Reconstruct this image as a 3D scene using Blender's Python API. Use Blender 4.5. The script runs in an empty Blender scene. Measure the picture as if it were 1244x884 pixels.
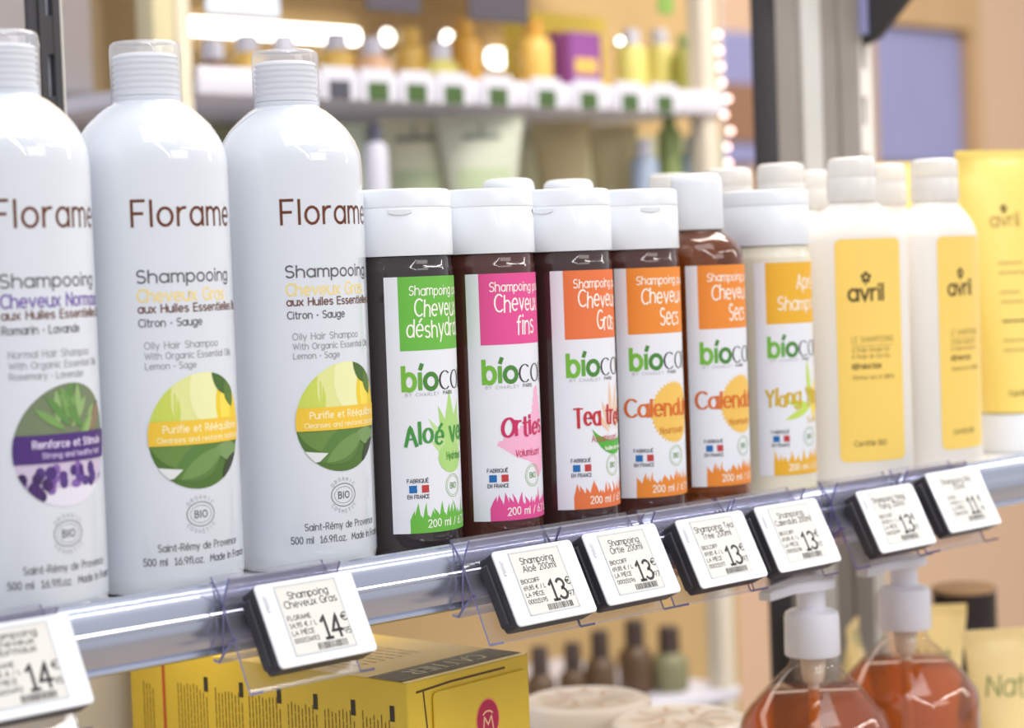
import bpy, math, random
from math import sin, cos, pi, radians as rad
from mathutils import Matrix, Vector

random.seed(7)
S = bpy.context.scene
C = S.collection

# ------------------------------------------------------------------ camera
F_PX, IW, IH = 2525.77, 1244, 884
YAW, PITCH, ROLL = 0.80684, -0.04544, -0.03663
CAM = Vector((-0.49955, -0.70260, 0.12937))
fw = Vector((cos(YAW) * cos(PITCH), sin(YAW) * cos(PITCH), sin(PITCH)))
r0 = Vector((sin(YAW), -cos(YAW), 0))
u0 = r0.cross(fw)
rt = r0 * cos(ROLL) + u0 * sin(ROLL)
up = u0 * cos(ROLL) - r0 * sin(ROLL)
cd = bpy.data.cameras.new('camera')
cam = bpy.data.objects.new('camera', cd)
C.objects.link(cam)
cam.matrix_world = Matrix(((rt.x, up.x, -fw.x, CAM.x), (rt.y, up.y, -fw.y, CAM.y), (rt.z, up.z, -fw.z, CAM.z), (0, 0, 0, 1)))
cd.sensor_fit = 'HORIZONTAL'
cd.sensor_width = 36
cd.lens = F_PX * 36 / IW
cd.clip_start = 0.05
cd.dof.use_dof = True
cd.dof.focus_distance = 0.95
cd.dof.aperture_fstop = 7.8
S.camera = cam


def at(px, py, Y):
    """point of the place on the plane y = Y seen at a pixel"""
    d = fw + rt * ((px - IW / 2) / F_PX) - up * ((py - IH / 2) / F_PX)
    return CAM + d * ((Y - CAM.y) / d.y)


# ------------------------------------------------------------------ light
S.view_settings.view_transform = 'Standard'
S.view_settings.look = 'None'
S.view_settings.exposure = -0.2
S.view_settings.gamma = 1.0
S.view_settings.use_curve_mapping = False
S.cycles.max_bounces = 10
S.cycles.transparent_max_bounces = 16
S.cycles.caustics_reflective = False
S.cycles.caustics_refractive = False
S.cycles.sample_clamp_indirect = 6
S.cycles.use_denoising = True
W = bpy.data.worlds.new('shop')
S.world = W
W.use_nodes = True
bgn = W.node_tree.nodes['Background']
bgn.inputs[0].default_value = (0.93, 0.95, 1.0, 1)
bgn.inputs[1].default_value = 0.84


def lamp(name, loc, aim, sx, sy, power, col=(1, 1, 1), turn=0):
    l = bpy.data.lights.new(name, 'AREA')
    l.shape = 'RECTANGLE'
    l.size, l.size_y, l.energy, l.color = sx, sy, power, col
    o = bpy.data.objects.new(name, l)
    C.objects.link(o)
    d = Vector(aim) - Vector(loc)
    o.matrix_world = Matrix.Translation(loc) @ d.to_track_quat('-Z', 'Y').to_matrix().to_4x4() @ Matrix.Rotation(turn, 4, 'Z')
    return o


# three fluorescent strips on the ceiling in front of the shelf
lamp('ceiling_strip', (-0.6, -4.2, 1.75), (-0.6, -4.2, 0), 0.08, 5.8, 54, (0.95, 0.97, 1))
lamp('ceiling_strip', (2.6, -2.35, 1.75), (2.6, -2.35, 0), 3.6, 0.11, 48, (1, 0.98, 0.95), rad(16))
lamp('ceiling_strip', (7.6, -3.1, 1.75), (7.6, -3.1, 0), 7.0, 0.20, 100, (1, 0.96, 0.9), rad(-24))
lamp('ceiling_panel', (-0.2, -1.2, 2.3), (0.3, 0.1, 0), 1.8, 1.2, 26, (0.94, 0.97, 1))
lamp('aisle_light_or_fill', (1.0, 0.1, 1.3), (1.0, 1.0, 0), 1.4, 0.5, 34, (1, 0.94, 0.84))
lamp('aisle_light_or_fill', (0.7, -3.2, 1.2), (0.5, 0.2, -0.2), 1.6, 0.7, 14, (1, 0.95, 0.9))  # low front fill, added to brighten the shaded lower shelf
lamp('under_shelf_fill', (0.35, 0.17, -0.0235), (0.35, 0.17, -1), 1.2, 0.05, 0.7, (1, 0.93, 0.82))  # added fill, not a shelf fitting: lifts the shade over the lower shelf
lamp('aisle_light_or_fill', (2.6, 0.9, 2.0), (2.6, 1.9, 0), 1.6, 0.8, 52, (1, 0.88, 0.76))

# ------------------------------------------------------------------ materials


def lin(c):
    return tuple(((x / 255) / 12.92 if x / 255 <= 0.04045 else ((x / 255 + 0.055) / 1.055) ** 2.4) for x in c) + (1,)


MATS = {}


def mat(name, rgb, rough=0.45, metal=0.0, trans=0.0, ior=1.46, coat=0.0, sss=0.0, vary=0.0, vscale=60, bump=0.0, emit=0.0, alpha=1.0, rgb2=None, spec=0.5):
    if name in MATS:
        return MATS[name]
    m = bpy.data.materials.new(name)
    m.use_nodes = True
    nt = m.node_tree
    b = nt.nodes['Principled BSDF']
    b.inputs['Base Color'].default_value = lin(rgb)
    b.inputs['Roughness'].default_value = rough
    b.inputs['Metallic'].default_value = metal
    b.inputs['IOR'].default_value = ior
    b.inputs['Transmission Weight'].default_value = trans
    b.inputs['Coat Weight'].default_value = coat
    b.inputs['Coat Roughness'].default_value = 0.03
    b.inputs['Specular IOR Level'].default_value = spec
    b.inputs['Alpha'].default_value = alpha
    if sss:
        b.inputs['Subsurface Weight'].default_value = sss
        b.inputs['Subsurface Radius'].default_value = (0.008, 0.007, 0.006)
        b.inputs['Subsurface Scale'].default_value = 1.0
    if emit:
        b.inputs['Emission Color'].default_value = lin(rgb)
        b.inputs['Emission Strength'].default_value = emit
    tc = nt.nodes.new('ShaderNodeTexCoord')
    nz = nt.nodes.new('ShaderNodeTexNoise')
    nz.inputs['Scale'].default_value = vscale
    nz.inputs['Detail'].default_value = 3
    nt.links.new(tc.outputs['Object'], nz.inputs['Vector'])
    if vary or rgb2:
        mx = nt.nodes.new('ShaderNodeMix')
        mx.data_type = 'RGBA'
        a = lin(rgb)
        k = 1 - vary
        mx.inputs[6].default_value = a
        mx.inputs[7].default_value = lin(rgb2) if rgb2 else (a[0] * k, a[1] * k, a[2] * k, 1)
        nt.links.new(nz.outputs['Fac'], mx.inputs[0])
        nt.links.new(mx.outputs[2], b.inputs['Base Color'])
    if bump:
        bp = nt.nodes.new('ShaderNodeBump')
        bp.inputs['Strength'].default_value = bump
        bp.inputs['Distance'].default_value = 0.0004
        nt.links.new(nz.outputs['Fac'], bp.inputs['Height'])
        nt.links.new(bp.outputs[0], b.inputs['Normal'])
    MATS[name] = m
    return m


def clear(name, rgb, rough=0.06, gloss=0.1, body=None):
    """thin clear plastic: lets light straight through, with a fresnel gloss"""
    if name in MATS:
        return MATS[name]
    m = bpy.data.materials.new(name)
    m.use_nodes = True
    nt = m.node_tree
    nt.nodes.clear()
    out = nt.nodes.new('ShaderNodeOutputMaterial')
    tr = nt.nodes.new('ShaderNodeBsdfTransparent')
    tr.inputs[0].default_value = lin(rgb)
    gl = nt.nodes.new('ShaderNodeBsdfGlossy')
    gl.inputs['Roughness'].default_value = rough
    df = nt.nodes.new('ShaderNodeBsdfDiffuse')
    df.inputs[0].default_value = lin(body or rgb)
    lw = nt.nodes.new('ShaderNodeLayerWeight')
    pw = nt.nodes.new('ShaderNodeMath')
    pw.operation = 'POWER'
    pw.inputs[1].default_value = 5
    fr = nt.nodes.new('ShaderNodeMath')
    fr.operation = 'MULTIPLY_ADD'
    fr.inputs[1].default_value = 0.9
    fr.inputs[2].default_value = 0.05
    nt.links.new(lw.outputs['Facing'], pw.inputs[0])
    nt.links.new(pw.outputs[0], fr.inputs[0])
    m1 = nt.nodes.new('ShaderNodeMixShader')
    m2 = nt.nodes.new('ShaderNodeMixShader')
    m1.inputs[0].default_value = gloss
    nt.links.new(tr.outputs[0], m1.inputs[1])
    nt.links.new(df.outputs[0], m1.inputs[2])
    nt.links.new(fr.outputs[0], m2.inputs[0])
    nt.links.new(m1.outputs[0], m2.inputs[1])
    nt.links.new(gl.outputs[0], m2.inputs[2])
    nt.links.new(m2.outputs[0], out.inputs[0])
    MATS[name] = m
    return m


def ink(rgb, rough=0.5, metal=0.0):
    return mat('ink_%02x%02x%02x' % rgb, rgb, rough, metal)


# ------------------------------------------------------------------ mesh builder
class MB:
    def __init__(self):
        self.v, self.f, self.m, self.mats = [], [], [], []

    def mi(self, m):
        if m not in self.mats:
            self.mats.append(m)
        return self.mats.index(m)

    def add(self, vs, fs, m):
        o = len(self.v)
        k = self.mi(m)
        self.v.extend([tuple(p) for p in vs])
        for f in fs:
            self.f.append(tuple(i + o for i in f))
            self.m.append(k)

    def box(self, x0, x1, y0, y1, z0, z1, m, xf=None):
        vs = [(x, y, z) for x in (x0, x1) for y in (y0, y1) for z in (z0, z1)]
        if xf:
            vs = [xf @ Vector(p) for p in vs]
        self.add(vs, [(0, 1, 3, 2), (4, 6, 7, 5), (0, 4, 5, 1), (2, 3, 7, 6), (0, 2, 6, 4), (1, 5, 7, 3)], m)

    def rbox(self, x0, x1, y0, y1, z0, z1, m, r=0.002, n=4, axis='y', m_front=None):
        """box with rounded corners seen along an axis"""
        if axis == 'y':
            a0, a1, b0, b1, c0, c1 = x0, x1, z0, z1, y0, y1
            P = lambda a, b, c: (a, c, b)
        elif axis == 'z':
            a0, a1, b0, b1, c0, c1 = x0, x1, y0, y1, z0, z1
            P = lambda a, b, c: (a, b, c)
        else:
            a0, a1, b0, b1, c0, c1 = y0, y1, z0, z1, x0, x1
            P = lambda a, b, c: (c, a, b)
        e = min(r * 0.35, (c1 - c0) * 0.3)

        def ring(ins, c):
            o = []
            for cx, cy, s in ((a1 - r, b1 - r, 0), (a0 + r, b1 - r, 90), (a0 + r, b0 + r, 180), (a1 - r, b0 + r, 270)):
                for k in range(n + 1):
                    t = rad(s + 90 * k / n)
                    o.append(P(cx + (r - ins) * cos(t), cy + (r - ins) * sin(t), c))
            return o
        R = [ring(e, c0), ring(0, c0 + e), ring(0, c1 - e), ring(e, c1)]
        N = len(R[0])
        vs = sum(R, [])
        fs = []
        for k in range(3):
            for i in range(N):
                j = (i + 1) % N
                fs.append((k * N + i, k * N + j, (k + 1) * N + j, (k + 1) * N + i))
        fs.append(tuple(range(3 * N, 4 * N)))
        self.add(vs, fs, m)
        self.add(R[0], [tuple(reversed(range(N)))], m_front or m)

    def lathe(self, prof, m, seg=48, sx=1.0, sy=1.0, ex=2.0, c=(0, 0)):
        rows = []
        vs = []
        for r, z in prof:
            if r < 1e-7:
                rows.append([len(vs)])
                vs.append((c[0], c[1], z))
            else:
                row = []
                for k in range(seg):
                    t = 2 * pi * k / seg
                    x, y = sin(t), -cos(t)
                    if ex != 2.0:
                        n = (abs(x) ** ex + abs(y) ** ex) ** (1 / ex)
                        x, y = x / n, y / n
                    row.append(len(vs))
                    vs.append((c[0] + r * sx * x, c[1] + r * sy * y, z))
                rows.append(row)
        fs = []
        for a, b in zip(rows, rows[1:]):
            for k in range(seg):
                j = (k + 1) % seg
                if len(a) == 1 and len(b) == 1:
                    continue
                if len(a) == 1:
                    fs.append((a[0], b[k], b[j]))
                elif len(b) == 1:
                    fs.append((a[k], b[0], a[j]))
                else:
                    fs.append((a[k], b[k], b[j], a[j]))
        fs = [tuple(reversed(f)) for f in fs]
        self.add(vs, fs, m)

    def extrude(self, poly, x0, x1, m, m_end=None):
        """closed polygon in (y, z) swept along x"""
        N = len(poly)
        vs = [(x0, p[0], p[1]) for p in poly] + [(x1, p[0], p[1]) for p in poly]
        self.add(vs, [(i, (i + 1) % N, N + (i + 1) % N, N + i) for i in range(N)], m)
        self.add(vs, [tuple(reversed(range(N))), tuple(range(N, 2 * N))], m_end or m)

    def tube(self, pts, r, m, seg=10):
        pts = [Vector(p) for p in pts]
        rows = []
        for i, p in enumerate(pts):
            d = (pts[min(i + 1, len(pts) - 1)] - pts[max(i - 1, 0)]).normalized()
            a = d.orthogonal().normalized() if i == 0 else (a - d * a.dot(d)).normalized()
            b = d.cross(a)
            rows.append([p + (a * cos(2 * pi * k / seg) + b * sin(2 * pi * k / seg)) * r for k in range(seg)])
        vs = sum(rows, [])
        fs = [(i * seg + k, i * seg + (k + 1) % seg, (i + 1) * seg + (k + 1) % seg, (i + 1) * seg + k) for i in range(len(pts) - 1) for k in range(seg)]
        fs += [tuple(reversed(range(seg))), tuple(range((len(pts) - 1) * seg, len(pts) * seg))]
        self.add(vs, fs, m)

    def build(self, name, parent=None, loc=None, rz=0.0, sharp=35):
        me = bpy.data.meshes.new(name)
        me.from_pydata(self.v, [], self.f)
        for m in self.mats:
            me.materials.append(m)
        me.polygons.foreach_set('material_index', self.m)
        me.polygons.foreach_set('use_smooth', [True] * len(self.f))
        me.update()
        me.set_sharp_from_angle(angle=rad(sharp))
        o = bpy.data.objects.new(name, me)
        C.objects.link(o)
        if parent:
            o.parent = parent
        if loc is not None:
            o.location = loc
        o.rotation_euler[2] = rz
        return o


def tag(o, label, cat, group=None, kind=None):
    if kind:
        o['kind'] = kind
    if label:
        o['label'] = label
    if cat:
        o['category'] = cat
    if group:
        o['group'] = group
    return o


def thing(name, label, cat, loc=(0, 0, 0), rz=0.0, group=None, rx=0.0):
    o = bpy.data.objects.new(name, None)
    o.empty_display_size = 0.02
    C.objects.link(o)
    o.location = loc
    o.rotation_euler = (rx, 0, rz)
    return tag(o, label, cat, group)


def copy_tree(o, loc, rz=None, label=None, parent=None, rx=None):
    c = o.copy()
    C.objects.link(c)
    if parent:
        c.parent = parent
    else:
        c.location = loc
        if rz is not None:
            c.rotation_euler[2] = rz
        if rx is not None:
            c.rotation_euler[0] = rx
        if label:
            c['label'] = label
    for ch in list(o.children):
        copy_tree(ch, None, parent=c)
    return c


# ------------------------------------------------------------------ stroke lettering
def A(cx, cy, rx, ry, a0, a1, n=None):
    n = n or max(4, int(abs(a1 - a0) / 24))
    return [(cx + rx * cos(rad(a0 + (a1 - a0) * k / n)), cy + ry * sin(rad(a0 + (a1 - a0) * k / n))) for k in range(n + 1)]


BOWL = A(.29, .35, .29, .35, 0, 360)
ARCH = A(.27, .42, .27, .28, 180, 0)
G = {
    'a': (.58, [BOWL, [(.58, .7), (.58, 0)]]), 'b': (.58, [[(0, 1), (0, 0)], BOWL]),
    'c': (.5, [A(.29, .35, .29, .35, 48, 312)]), 'd': (.58, [[(.58, 1), (.58, 0)], BOWL]),
    'e': (.58, [[(.02, .36), (.57, .36)] + A(.29, .35, .28, .35, 8, 312)]),
    'f': (.34, [A(.34, .76, .2, .24, 80, 180) + [(.14, 0)], [(0, .68), (.34, .68)]]),
    'g': (.58, [BOWL, [(.58, .7), (.58, -.06)] + A(.29, -.06, .29, .24, 0, -150)]),
    'h': (.54, [[(0, 1), (0, 0)], ARCH + [(.54, 0)]]), 'i': (.06, [[(.03, .7), (.03, 0)], [(.03, .9), (.03, .98)]]),
    'j': (.1, [[(.06, .7), (.06, -.1)] + A(-.1, -.1, .16, .18, 0, -90), [(.06, .9), (.06, .98)]]),
    'k': (.46, [[(0, 1), (0, 0)], [(.44, .7), (0, .3)], [(.14, .42), (.46, 0)]]),
    'l': (.06, [[(.03, 1), (.03, 0)]]),
    'm': (.84, [[(0, .7), (0, 0)], A(.21, .46, .21, .24, 180, 0) + [(.42, 0)], A(.63, .46, .21, .24, 180, 0) + [(.84, 0)]]),
    'n': (.54, [[(0, .7), (0, 0)], ARCH + [(.54, 0)]]), 'o': (.58, [BOWL]),
    'p': (.58, [[(0, .7), (0, -.3)], BOWL]), 'q': (.58, [[(.58, .7), (.58, -.3)], BOWL]),
    'r': (.32, [[(0, .7), (0, 0)], A(.28, .4, .28, .3, 180, 80)]),
    's': (.46, [A(.23, .53, .21, .17, 40, 250) + A(.23, .18, .23, .18, 80, -140)]),
    't': (.34, [[(.14, .95), (.14, .16)] + A(.3, .16, .16, .16, 180, 280), [(0, .7), (.34, .7)]]),
    'u': (.54, [[(0, .7), (0, .28)] + A(.27, .28, .27, .28, 180, 360) + [(.54, .7)], [(.54, .7), (.54, 0)]]),
    'v': (.52, [[(0, .7), (.26, 0), (.52, .7)]]), 'w': (.78, [[(0, .7), (.2, 0), (.39, .62), (.58, 0), (.78, .7)]]),
    'x': (.5, [[(0, .7), (.5, 0)], [(.5, .7), (0, 0)]]), 'y': (.52, [[(0, .7), (.26, 0)], [(.52, .7), (.16, -.3)]]),
    'z': (.46, [[(0, .7), (.46, .7), (0, 0), (.46, 0)]]),
    'A': (.68, [[(0, 0), (.34, 1), (.68, 0)], [(.13, .34), (.55, .34)]]),
    'B': (.56, [[(0, 0), (0, 1), (.28, 1)] + A(.28, .77, .23, .23, 90, -90) + [(0, .54)], [(.28, .54)] + A(.28, .27, .28, .27, 90, -90) + [(0, 0)]]),
    'C': (.64, [A(.4, .5, .4, .5, 50, 310)]), 'D': (.64, [[(0, 0), (0, 1), (.2, 1)] + A(.2, .5, .44, .5, 90, -90) + [(0, 0)]]),
    'E': (.5, [[(.5, 1), (0, 1), (0, 0), (.5, 0)], [(0, .53), (.44, .53)]]), 'F': (.5, [[(.5, 1), (0, 1), (0, 0)], [(0, .5), (.42, .5)]]),
    'G': (.7, [A(.4, .5, .4, .5, 50, 340) + [(.76, .46), (.44, .46)]]), 'H': (.6, [[(0, 0), (0, 1)], [(.6, 0), (.6, 1)], [(0, .52), (.6, .52)]]),
    'I': (.06, [[(.03, 0), (.03, 1)]]), 'J': (.4, [[(.4, 1), (.4, .2)] + A(.2, .2, .2, .2, 0, -170)]),
    'K': (.56, [[(0, 0), (0, 1)], [(.54, 1), (0, .42)], [(.18, .6), (.56, 0)]]),
    'L': (.46, [[(0, 1), (0, 0), (.46, 0)]]), 'M': (.76, [[(0, 0), (.06, 1), (.38, .3), (.7, 1), (.76, 0)]]),
    'N': (.62, [[(0, 0), (0, 1), (.62, 0), (.62, 1)]]), 'O': (.76, [A(.38, .5, .38, .5, 0, 360)]),
    'P': (.54, [[(0, 0), (0, 1), (.26, 1)] + A(.26, .74, .28, .26, 90, -90) + [(0, .48)]]),
    'Q': (.76, [A(.38, .5, .38, .5, 0, 360), [(.5, .24), (.76, -.05)]]),
    'R': (.56, [[(0, 0), (0, 1), (.26, 1)] + A(.26, .74, .28, .26, 90, -90) + [(0, .48)], [(.26, .48), (.56, 0)]]),
    'S': (.56, [A(.28, .75, .26, .25, 40, 255) + A(.28, .26, .28, .26, 80, -145)]),
    'T': (.6, [[(0, 1), (.6, 1)], [(.3, 1), (.3, 0)]]), 'U': (.6, [[(0, 1), (0, .3)] + A(.3, .3, .3, .3, 180, 360) + [(.6, 1)]]),
    'V': (.64, [[(0, 1), (.32, 0), (.64, 1)]]), 'W': (.96, [[(0, 1), (.24, 0), (.48, .9), (.72, 0), (.96, 1)]]),
    'X': (.6, [[(0, 1), (.6, 0)], [(.6, 1), (0, 0)]]), 'Y': (.6, [[(0, 1), (.3, .5), (.6, 1)], [(.3, .5), (.3, 0)]]),
    'Z': (.56, [[(0, 1), (.56, 1), (0, 0), (.56, 0)]]),
    '0': (.54, [A(.27, .5, .27, .5, 0, 360)]), '1': (.4, [[(.0, .8), (.22, 1), (.22, 0)], [(.02, 0), (.42, 0)]]),
    '2': (.52, [A(.26, .74, .26, .26, 165, -20) + [(0, 0), (.52, 0)]]),
    '3': (.52, [A(.25, .76, .24, .24, 150, -80) + A(.25, .27, .27, .27, 80, -150)]),
    '4': (.58, [[(.42, 0), (.42, 1), (0, .3), (.58, .3)]]),
    '5': (.52, [[(.48, 1), (.06, 1), (.03, .55)] + A(.25, .31, .27, .31, 110, -150)]),
    '6': (.54, [[(.42, 1), (.06, .5)], A(.27, .3, .27, .3, 0, 360)]), '7': (.5, [[(0, 1), (.5, 1), (.16, 0)]]),
    '8': (.54, [A(.27, .76, .23, .24, 0, 360), A(.27, .26, .27, .26, 0, 360)]),
    '9': (.54, [A(.27, .7, .27, .3, 0, 360), [(.54, .7), (.3, 0)]]),
    '.': (.06, [[(.03, 0), (.03, .07)]]), ',': (.08, [[(.06, .06), (.0, -.14)]]), '-': (.36, [[(0, .4), (.36, .4)]]),
    '/': (.4, [[(0, -.05), (.4, 1)]]), '•': (.2, [A(.1, .4, .05, .05, 0, 360)]), "'": (.06, [[(.03, 1), (.03, .8)]]),
    '€': (.66, [A(.44, .5, .36, .5, 50, 310), [(0, .6), (.5, .6)], [(0, .42), (.46, .42)]]), ' ': (.3, []),
    '&': (.6, [[(.6, 0), (.14, .72)] + A(.29, .82, .16, .18, 200, -20) + [(.06, .36)] + A(.24, .22, .22, .22, 150, 350)]),
}
for ch, base, st in (('é', 'e', [(.24, .82), (.42, 1.0)]), ('è', 'e', [(.4, .82), (.2, 1.0)]), ('à', 'a', [(.4, .82), (.2, 1.0)]),
                     ('î', 'i', [(-.12, .84), (.03, 1), (.18, .84)]), ('É', 'E', [(.18, 1.12), (.36, 1.3)]), ('È', 'E', [(.34, 1.12), (.16, 1.3)])):
    G[ch] = (G[base][0], (G[base][1][:1] if ch == 'î' else G[base][1]) + [st])


def lay(txt, x, y, h, width=None, gap=.2, slant=0.0, wob=0.0, align='l'):
    """strokes of a line of lettering: cap height h from (x, y)"""
    out, cx = [], 0.0
    for k, ch in enumerate(txt):
        w, st = G.get(ch, G[' '])
        dy = random.uniform(-wob, wob)
        sc = 1 + random.uniform(-wob, wob)
        tl = random.uniform(-wob, wob)
        for s in st:
            out.append([(cx + px * sc + (slant + tl) * py, py * sc + dy) for px, py in s])
        cx += w * sc + gap
    cx -= gap
    kx = width / cx if width else h
    ox = {'l': 0, 'c': -cx * kx / 2, 'r': -cx * kx}[align]
    return [[(x + ox + px * kx, y + py * h) for px, py in s] for s in out]


def ribbon(mb, pts, w, surf, layer, m, nib=None, maxseg=.0013):
    p = [pts[0]]
    for q in pts[1:]:
        a = p[-1]
        L = math.hypot(q[0] - a[0], q[1] - a[1])
        if L < 1e-7:
            continue
        n = max(1, int(math.ceil(L / maxseg)))
        for k in range(1, n + 1):
            p.append((a[0] + (q[0] - a[0]) * k / n, a[1] + (q[1] - a[1]) * k / n))
    if len(p) < 2:
        return
    closed = math.hypot(p[0][0] - p[-1][0], p[0][1] - p[-1][1]) < w * 0.05
    N = len(p)
    vs = []
    for i in range(N):
        if closed:
            a, b = (p[i - 1] if i else p[N - 2]), (p[i + 1] if i < N - 1 else p[1])
        else:
            a, b = p[max(i - 1, 0)], p[min(i + 1, N - 1)]
        c = p[i]
        d1 = (c[0] - a[0], c[1] - a[1])
        d2 = (b[0] - c[0], b[1] - c[1])
        l1, l2 = math.hypot(*d1), math.hypot(*d2)
        if l1 < 1e-9:
            d1, l1 = d2, l2
        if l2 < 1e-9:
            d2, l2 = d1, l1
        d1 = (d1[0] / l1, d1[1] / l1)
        d2 = (d2[0] / l2, d2[1] / l2)
        t = (d1[0] + d2[0], d1[1] + d2[1])
        tl = math.hypot(*t)
        t = (t[0] / tl, t[1] / tl) if tl > 1e-6 else d1
        cs = max(0.55, t[0] * d1[0] + t[1] * d1[1])
        ww = w if nib is None else w * (nib + (1 - nib) * abs(t[1]))
        hw = ww / 2 / cs
        ext = 0 if closed else (-0.35 * w if i == 0 else (0.35 * w if i == N - 1 else 0))
        x, y = c[0] + t[0] * ext, c[1] + t[1] * ext
        vs.append(surf(x - t[1] * hw, y + t[0] * hw, layer))
        vs.append(surf(x + t[1] * hw, y - t[0] * hw, layer))
    mb.add(vs, [(2 * i, 2 * i + 1, 2 * i + 3, 2 * i + 2) for i in range(N - 1)], m)


def write(mb, txt, x, y, h, w, surf, layer, m, nib=None, **kw):
    for s in lay(txt, x, y, h, **kw):
        ribbon(mb, s, w, surf, layer, m, nib)


def clip_half(poly, nx, ny, d):
    out = []
    for i in range(len(poly)):
        a, b = poly[i - 1], poly[i]
        da, db = a[0] * nx + a[1] * ny - d, b[0] * nx + b[1] * ny - d
        if (da <= 0) != (db <= 0):
            t = da / (da - db)
            out.append((a[0] + (b[0] - a[0]) * t, a[1] + (b[1] - a[1]) * t))
        if db <= 0:
            out.append(b)
    return out


def clip_to(poly, conv):
    for i in range(len(conv)):
        a, b = conv[i - 1], conv[i]
        nx, ny = (b[1] - a[1]), -(b[0] - a[0])
        poly = clip_half(poly, nx, ny, a[0] * nx + a[1] * ny)
        if len(poly) < 3:
            return []
    return poly


def fill(mb, poly, surf, layer, m, clip=None, step=0.0022):
    """a convex patch laid on a surface, cut in narrow slabs so that it follows the curve"""
    if clip:
        poly = clip_to(poly, clip)
    if len(poly) < 3:
        return
    ar = sum(poly[i - 1][0] * poly[i][1] - poly[i][0] * poly[i - 1][1] for i in range(len(poly)))
    if ar < 0:
        poly = poly[::-1]
    x0, x1 = min(p[0] for p in poly), max(p[0] for p in poly)
    n = max(1, int(math.ceil((x1 - x0) / step)))
    for k in range(n):
        a, b = x0 + (x1 - x0) * k / n, x0 + (x1 - x0) * (k + 1) / n
        q = clip_half(clip_half(poly, -1, 0, -a), 1, 0, b)
        if len(q) >= 3:
            mb.add([surf(x, y, layer) for x, y in q], [tuple(range(len(q)))], m)


def ell(cx, cy, rx, ry, n=32):
    return [(cx + rx * cos(2 * pi * k / n), cy + ry * sin(2 * pi * k / n)) for k in range(n)]


def rect(x0, x1, y0, y1):
    return [(x0, y0), (x1, y0), (x1, y1), (x0, y1)]


EPS = 0.00006


def cyl(r):
    return lambda u, v, l: ((r + l * EPS) * sin(u / r), -(r + l * EPS) * cos(u / r), v)


def flat(y=0.0):
    return lambda u, v, l: (u, y - l * EPS, v)


def arc_text(mb, txt, cx, cy, r, h, w, surf, layer, m, a0, a1, inside=False):
    n = len(txt)
    for k, ch in enumerate(txt):
        t = rad(a0 + (a1 - a0) * k / max(1, n - 1))
        gw, st = G.get(ch, G[' '])
        for s in st:
            o = []
            for px, py in s:
                lx, ly = (px - gw / 2) * h, py * h
                if inside:
                    o.append((cx + (r + h - ly) * cos(t) - lx * sin(t), cy + (r + h - ly) * sin(t) + lx * cos(t)))
                else:
                    o.append((cx + (r + ly) * cos(t) + lx * sin(t), cy + (r + ly) * sin(t) - lx * cos(t)))
            ribbon(mb, o, w, surf, layer, m)


# ------------------------------------------------------------------ the setting
wall_peach = mat('peach_wall_paint', (222, 188, 158), 0.75, vary=.05, vscale=3)
wall_white = mat('white_wall_panel', (214, 217, 228), 0.6, vary=.04, vscale=4)
gold_panel = mat('tan_back_panel', (196, 164, 112), 0.7, vary=.22, vscale=7)
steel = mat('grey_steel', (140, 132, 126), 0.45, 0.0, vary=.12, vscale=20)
steel_hi = mat('steel_highlight', (196, 194, 190), 0.35, 0.0, vary=.06, vscale=20)  # paler grey paints the silver highlight down the post
black = mat('black_steel', (38, 34, 38), 0.45, vary=.1)
dark = mat('dark_steel', (66, 64, 66), 0.42, 0.3, vary=.1)
cream = mat('cream_steel', (224, 214, 190), 0.45, vary=.05)
white_p = mat('white_plastic', (226, 228, 232), 0.32, coat=.2, sss=.0)

b = MB(); b.box(-4, 9, -5, 3.2, -1.32, -1.3, mat('shop_floor', (176, 160, 142), .4, vary=.1, vscale=5))
tag(b.build('floor'), None, None, kind='structure')
b = MB(); b.box(1.0, 9, 2.6, 2.66, -1.3, 2.6, wall_peach)
tag(b.build('wall_back'), None, None, kind='structure')
b = MB(); b.box(-1.5, 0.985, 1.6, 1.66, -1.3, 2.4, wall_white)
b.box(-1.5, 0.985, 1.56, 1.6, .355, .372, mat('blue_grey_ledge', (170, 178, 196), .5))
b.box(-1.5, 0.985, 1.57, 1.6, .325, .336, mat('blue_grey_ledge', (170, 178, 196), .5))
tag(b.build('wall_left'), None, None, kind='structure')

# window with a rounded tan frame in the peach wall
p0, p1 = at(1052, 28, 2.58), at(1172, 212, 2.58)
w0x, w1x, w0z, w1z = p0.x, p1.x, 0.24, p0.z
win = MB()
win.rbox(w0x, w1x, 2.575, 2.6, w0z, w1z, mat('lavender_glass', (160, 162, 212), .18, vary=.25, vscale=2.5, coat=.4), .05, 6)
w = win.build('window_1')
tag(w, None, None, kind='structure')
p2, p3 = at(846, 34, 2.58), at(930, 200, 2.58)
b = MB(); b.rbox(p2.x, p3.x, 2.575, 2.6, p3.z, p2.z, mat('lavender_glass', (142, 144, 196), .18), .05, 6)
w2 = tag(b.build('window_2'), None, None, kind='structure')
b = MB(); b.box(p2.x, p3.x, 2.565, 2.575, .42, .56, mat('brown_rail', (150, 112, 84), .5)); b.build('window_bar', w2)
b = MB(); b.box(w0x, w1x, 2.568, 2.576, w0z, w0z + .14, mat('grey_mauve_panel', (128, 118, 132), .5)); b.build('lower_panel', w)
fr = MB()
tan_f = mat('tan_wood', (206, 170, 122), .5, vary=.12, vscale=14)
fr.box(w0x - .07, w0x, 2.55, 2.6, w0z - .08, w1z + .1, tan_f)
fr.box(w1x, w1x + .05, 2.55, 2.6, w0z - .08, w1z + .1, tan_f)
fr.box(w0x - .07, w1x + .05, 2.548, 2.6, w1z, w1z + .1, tan_f)
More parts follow.
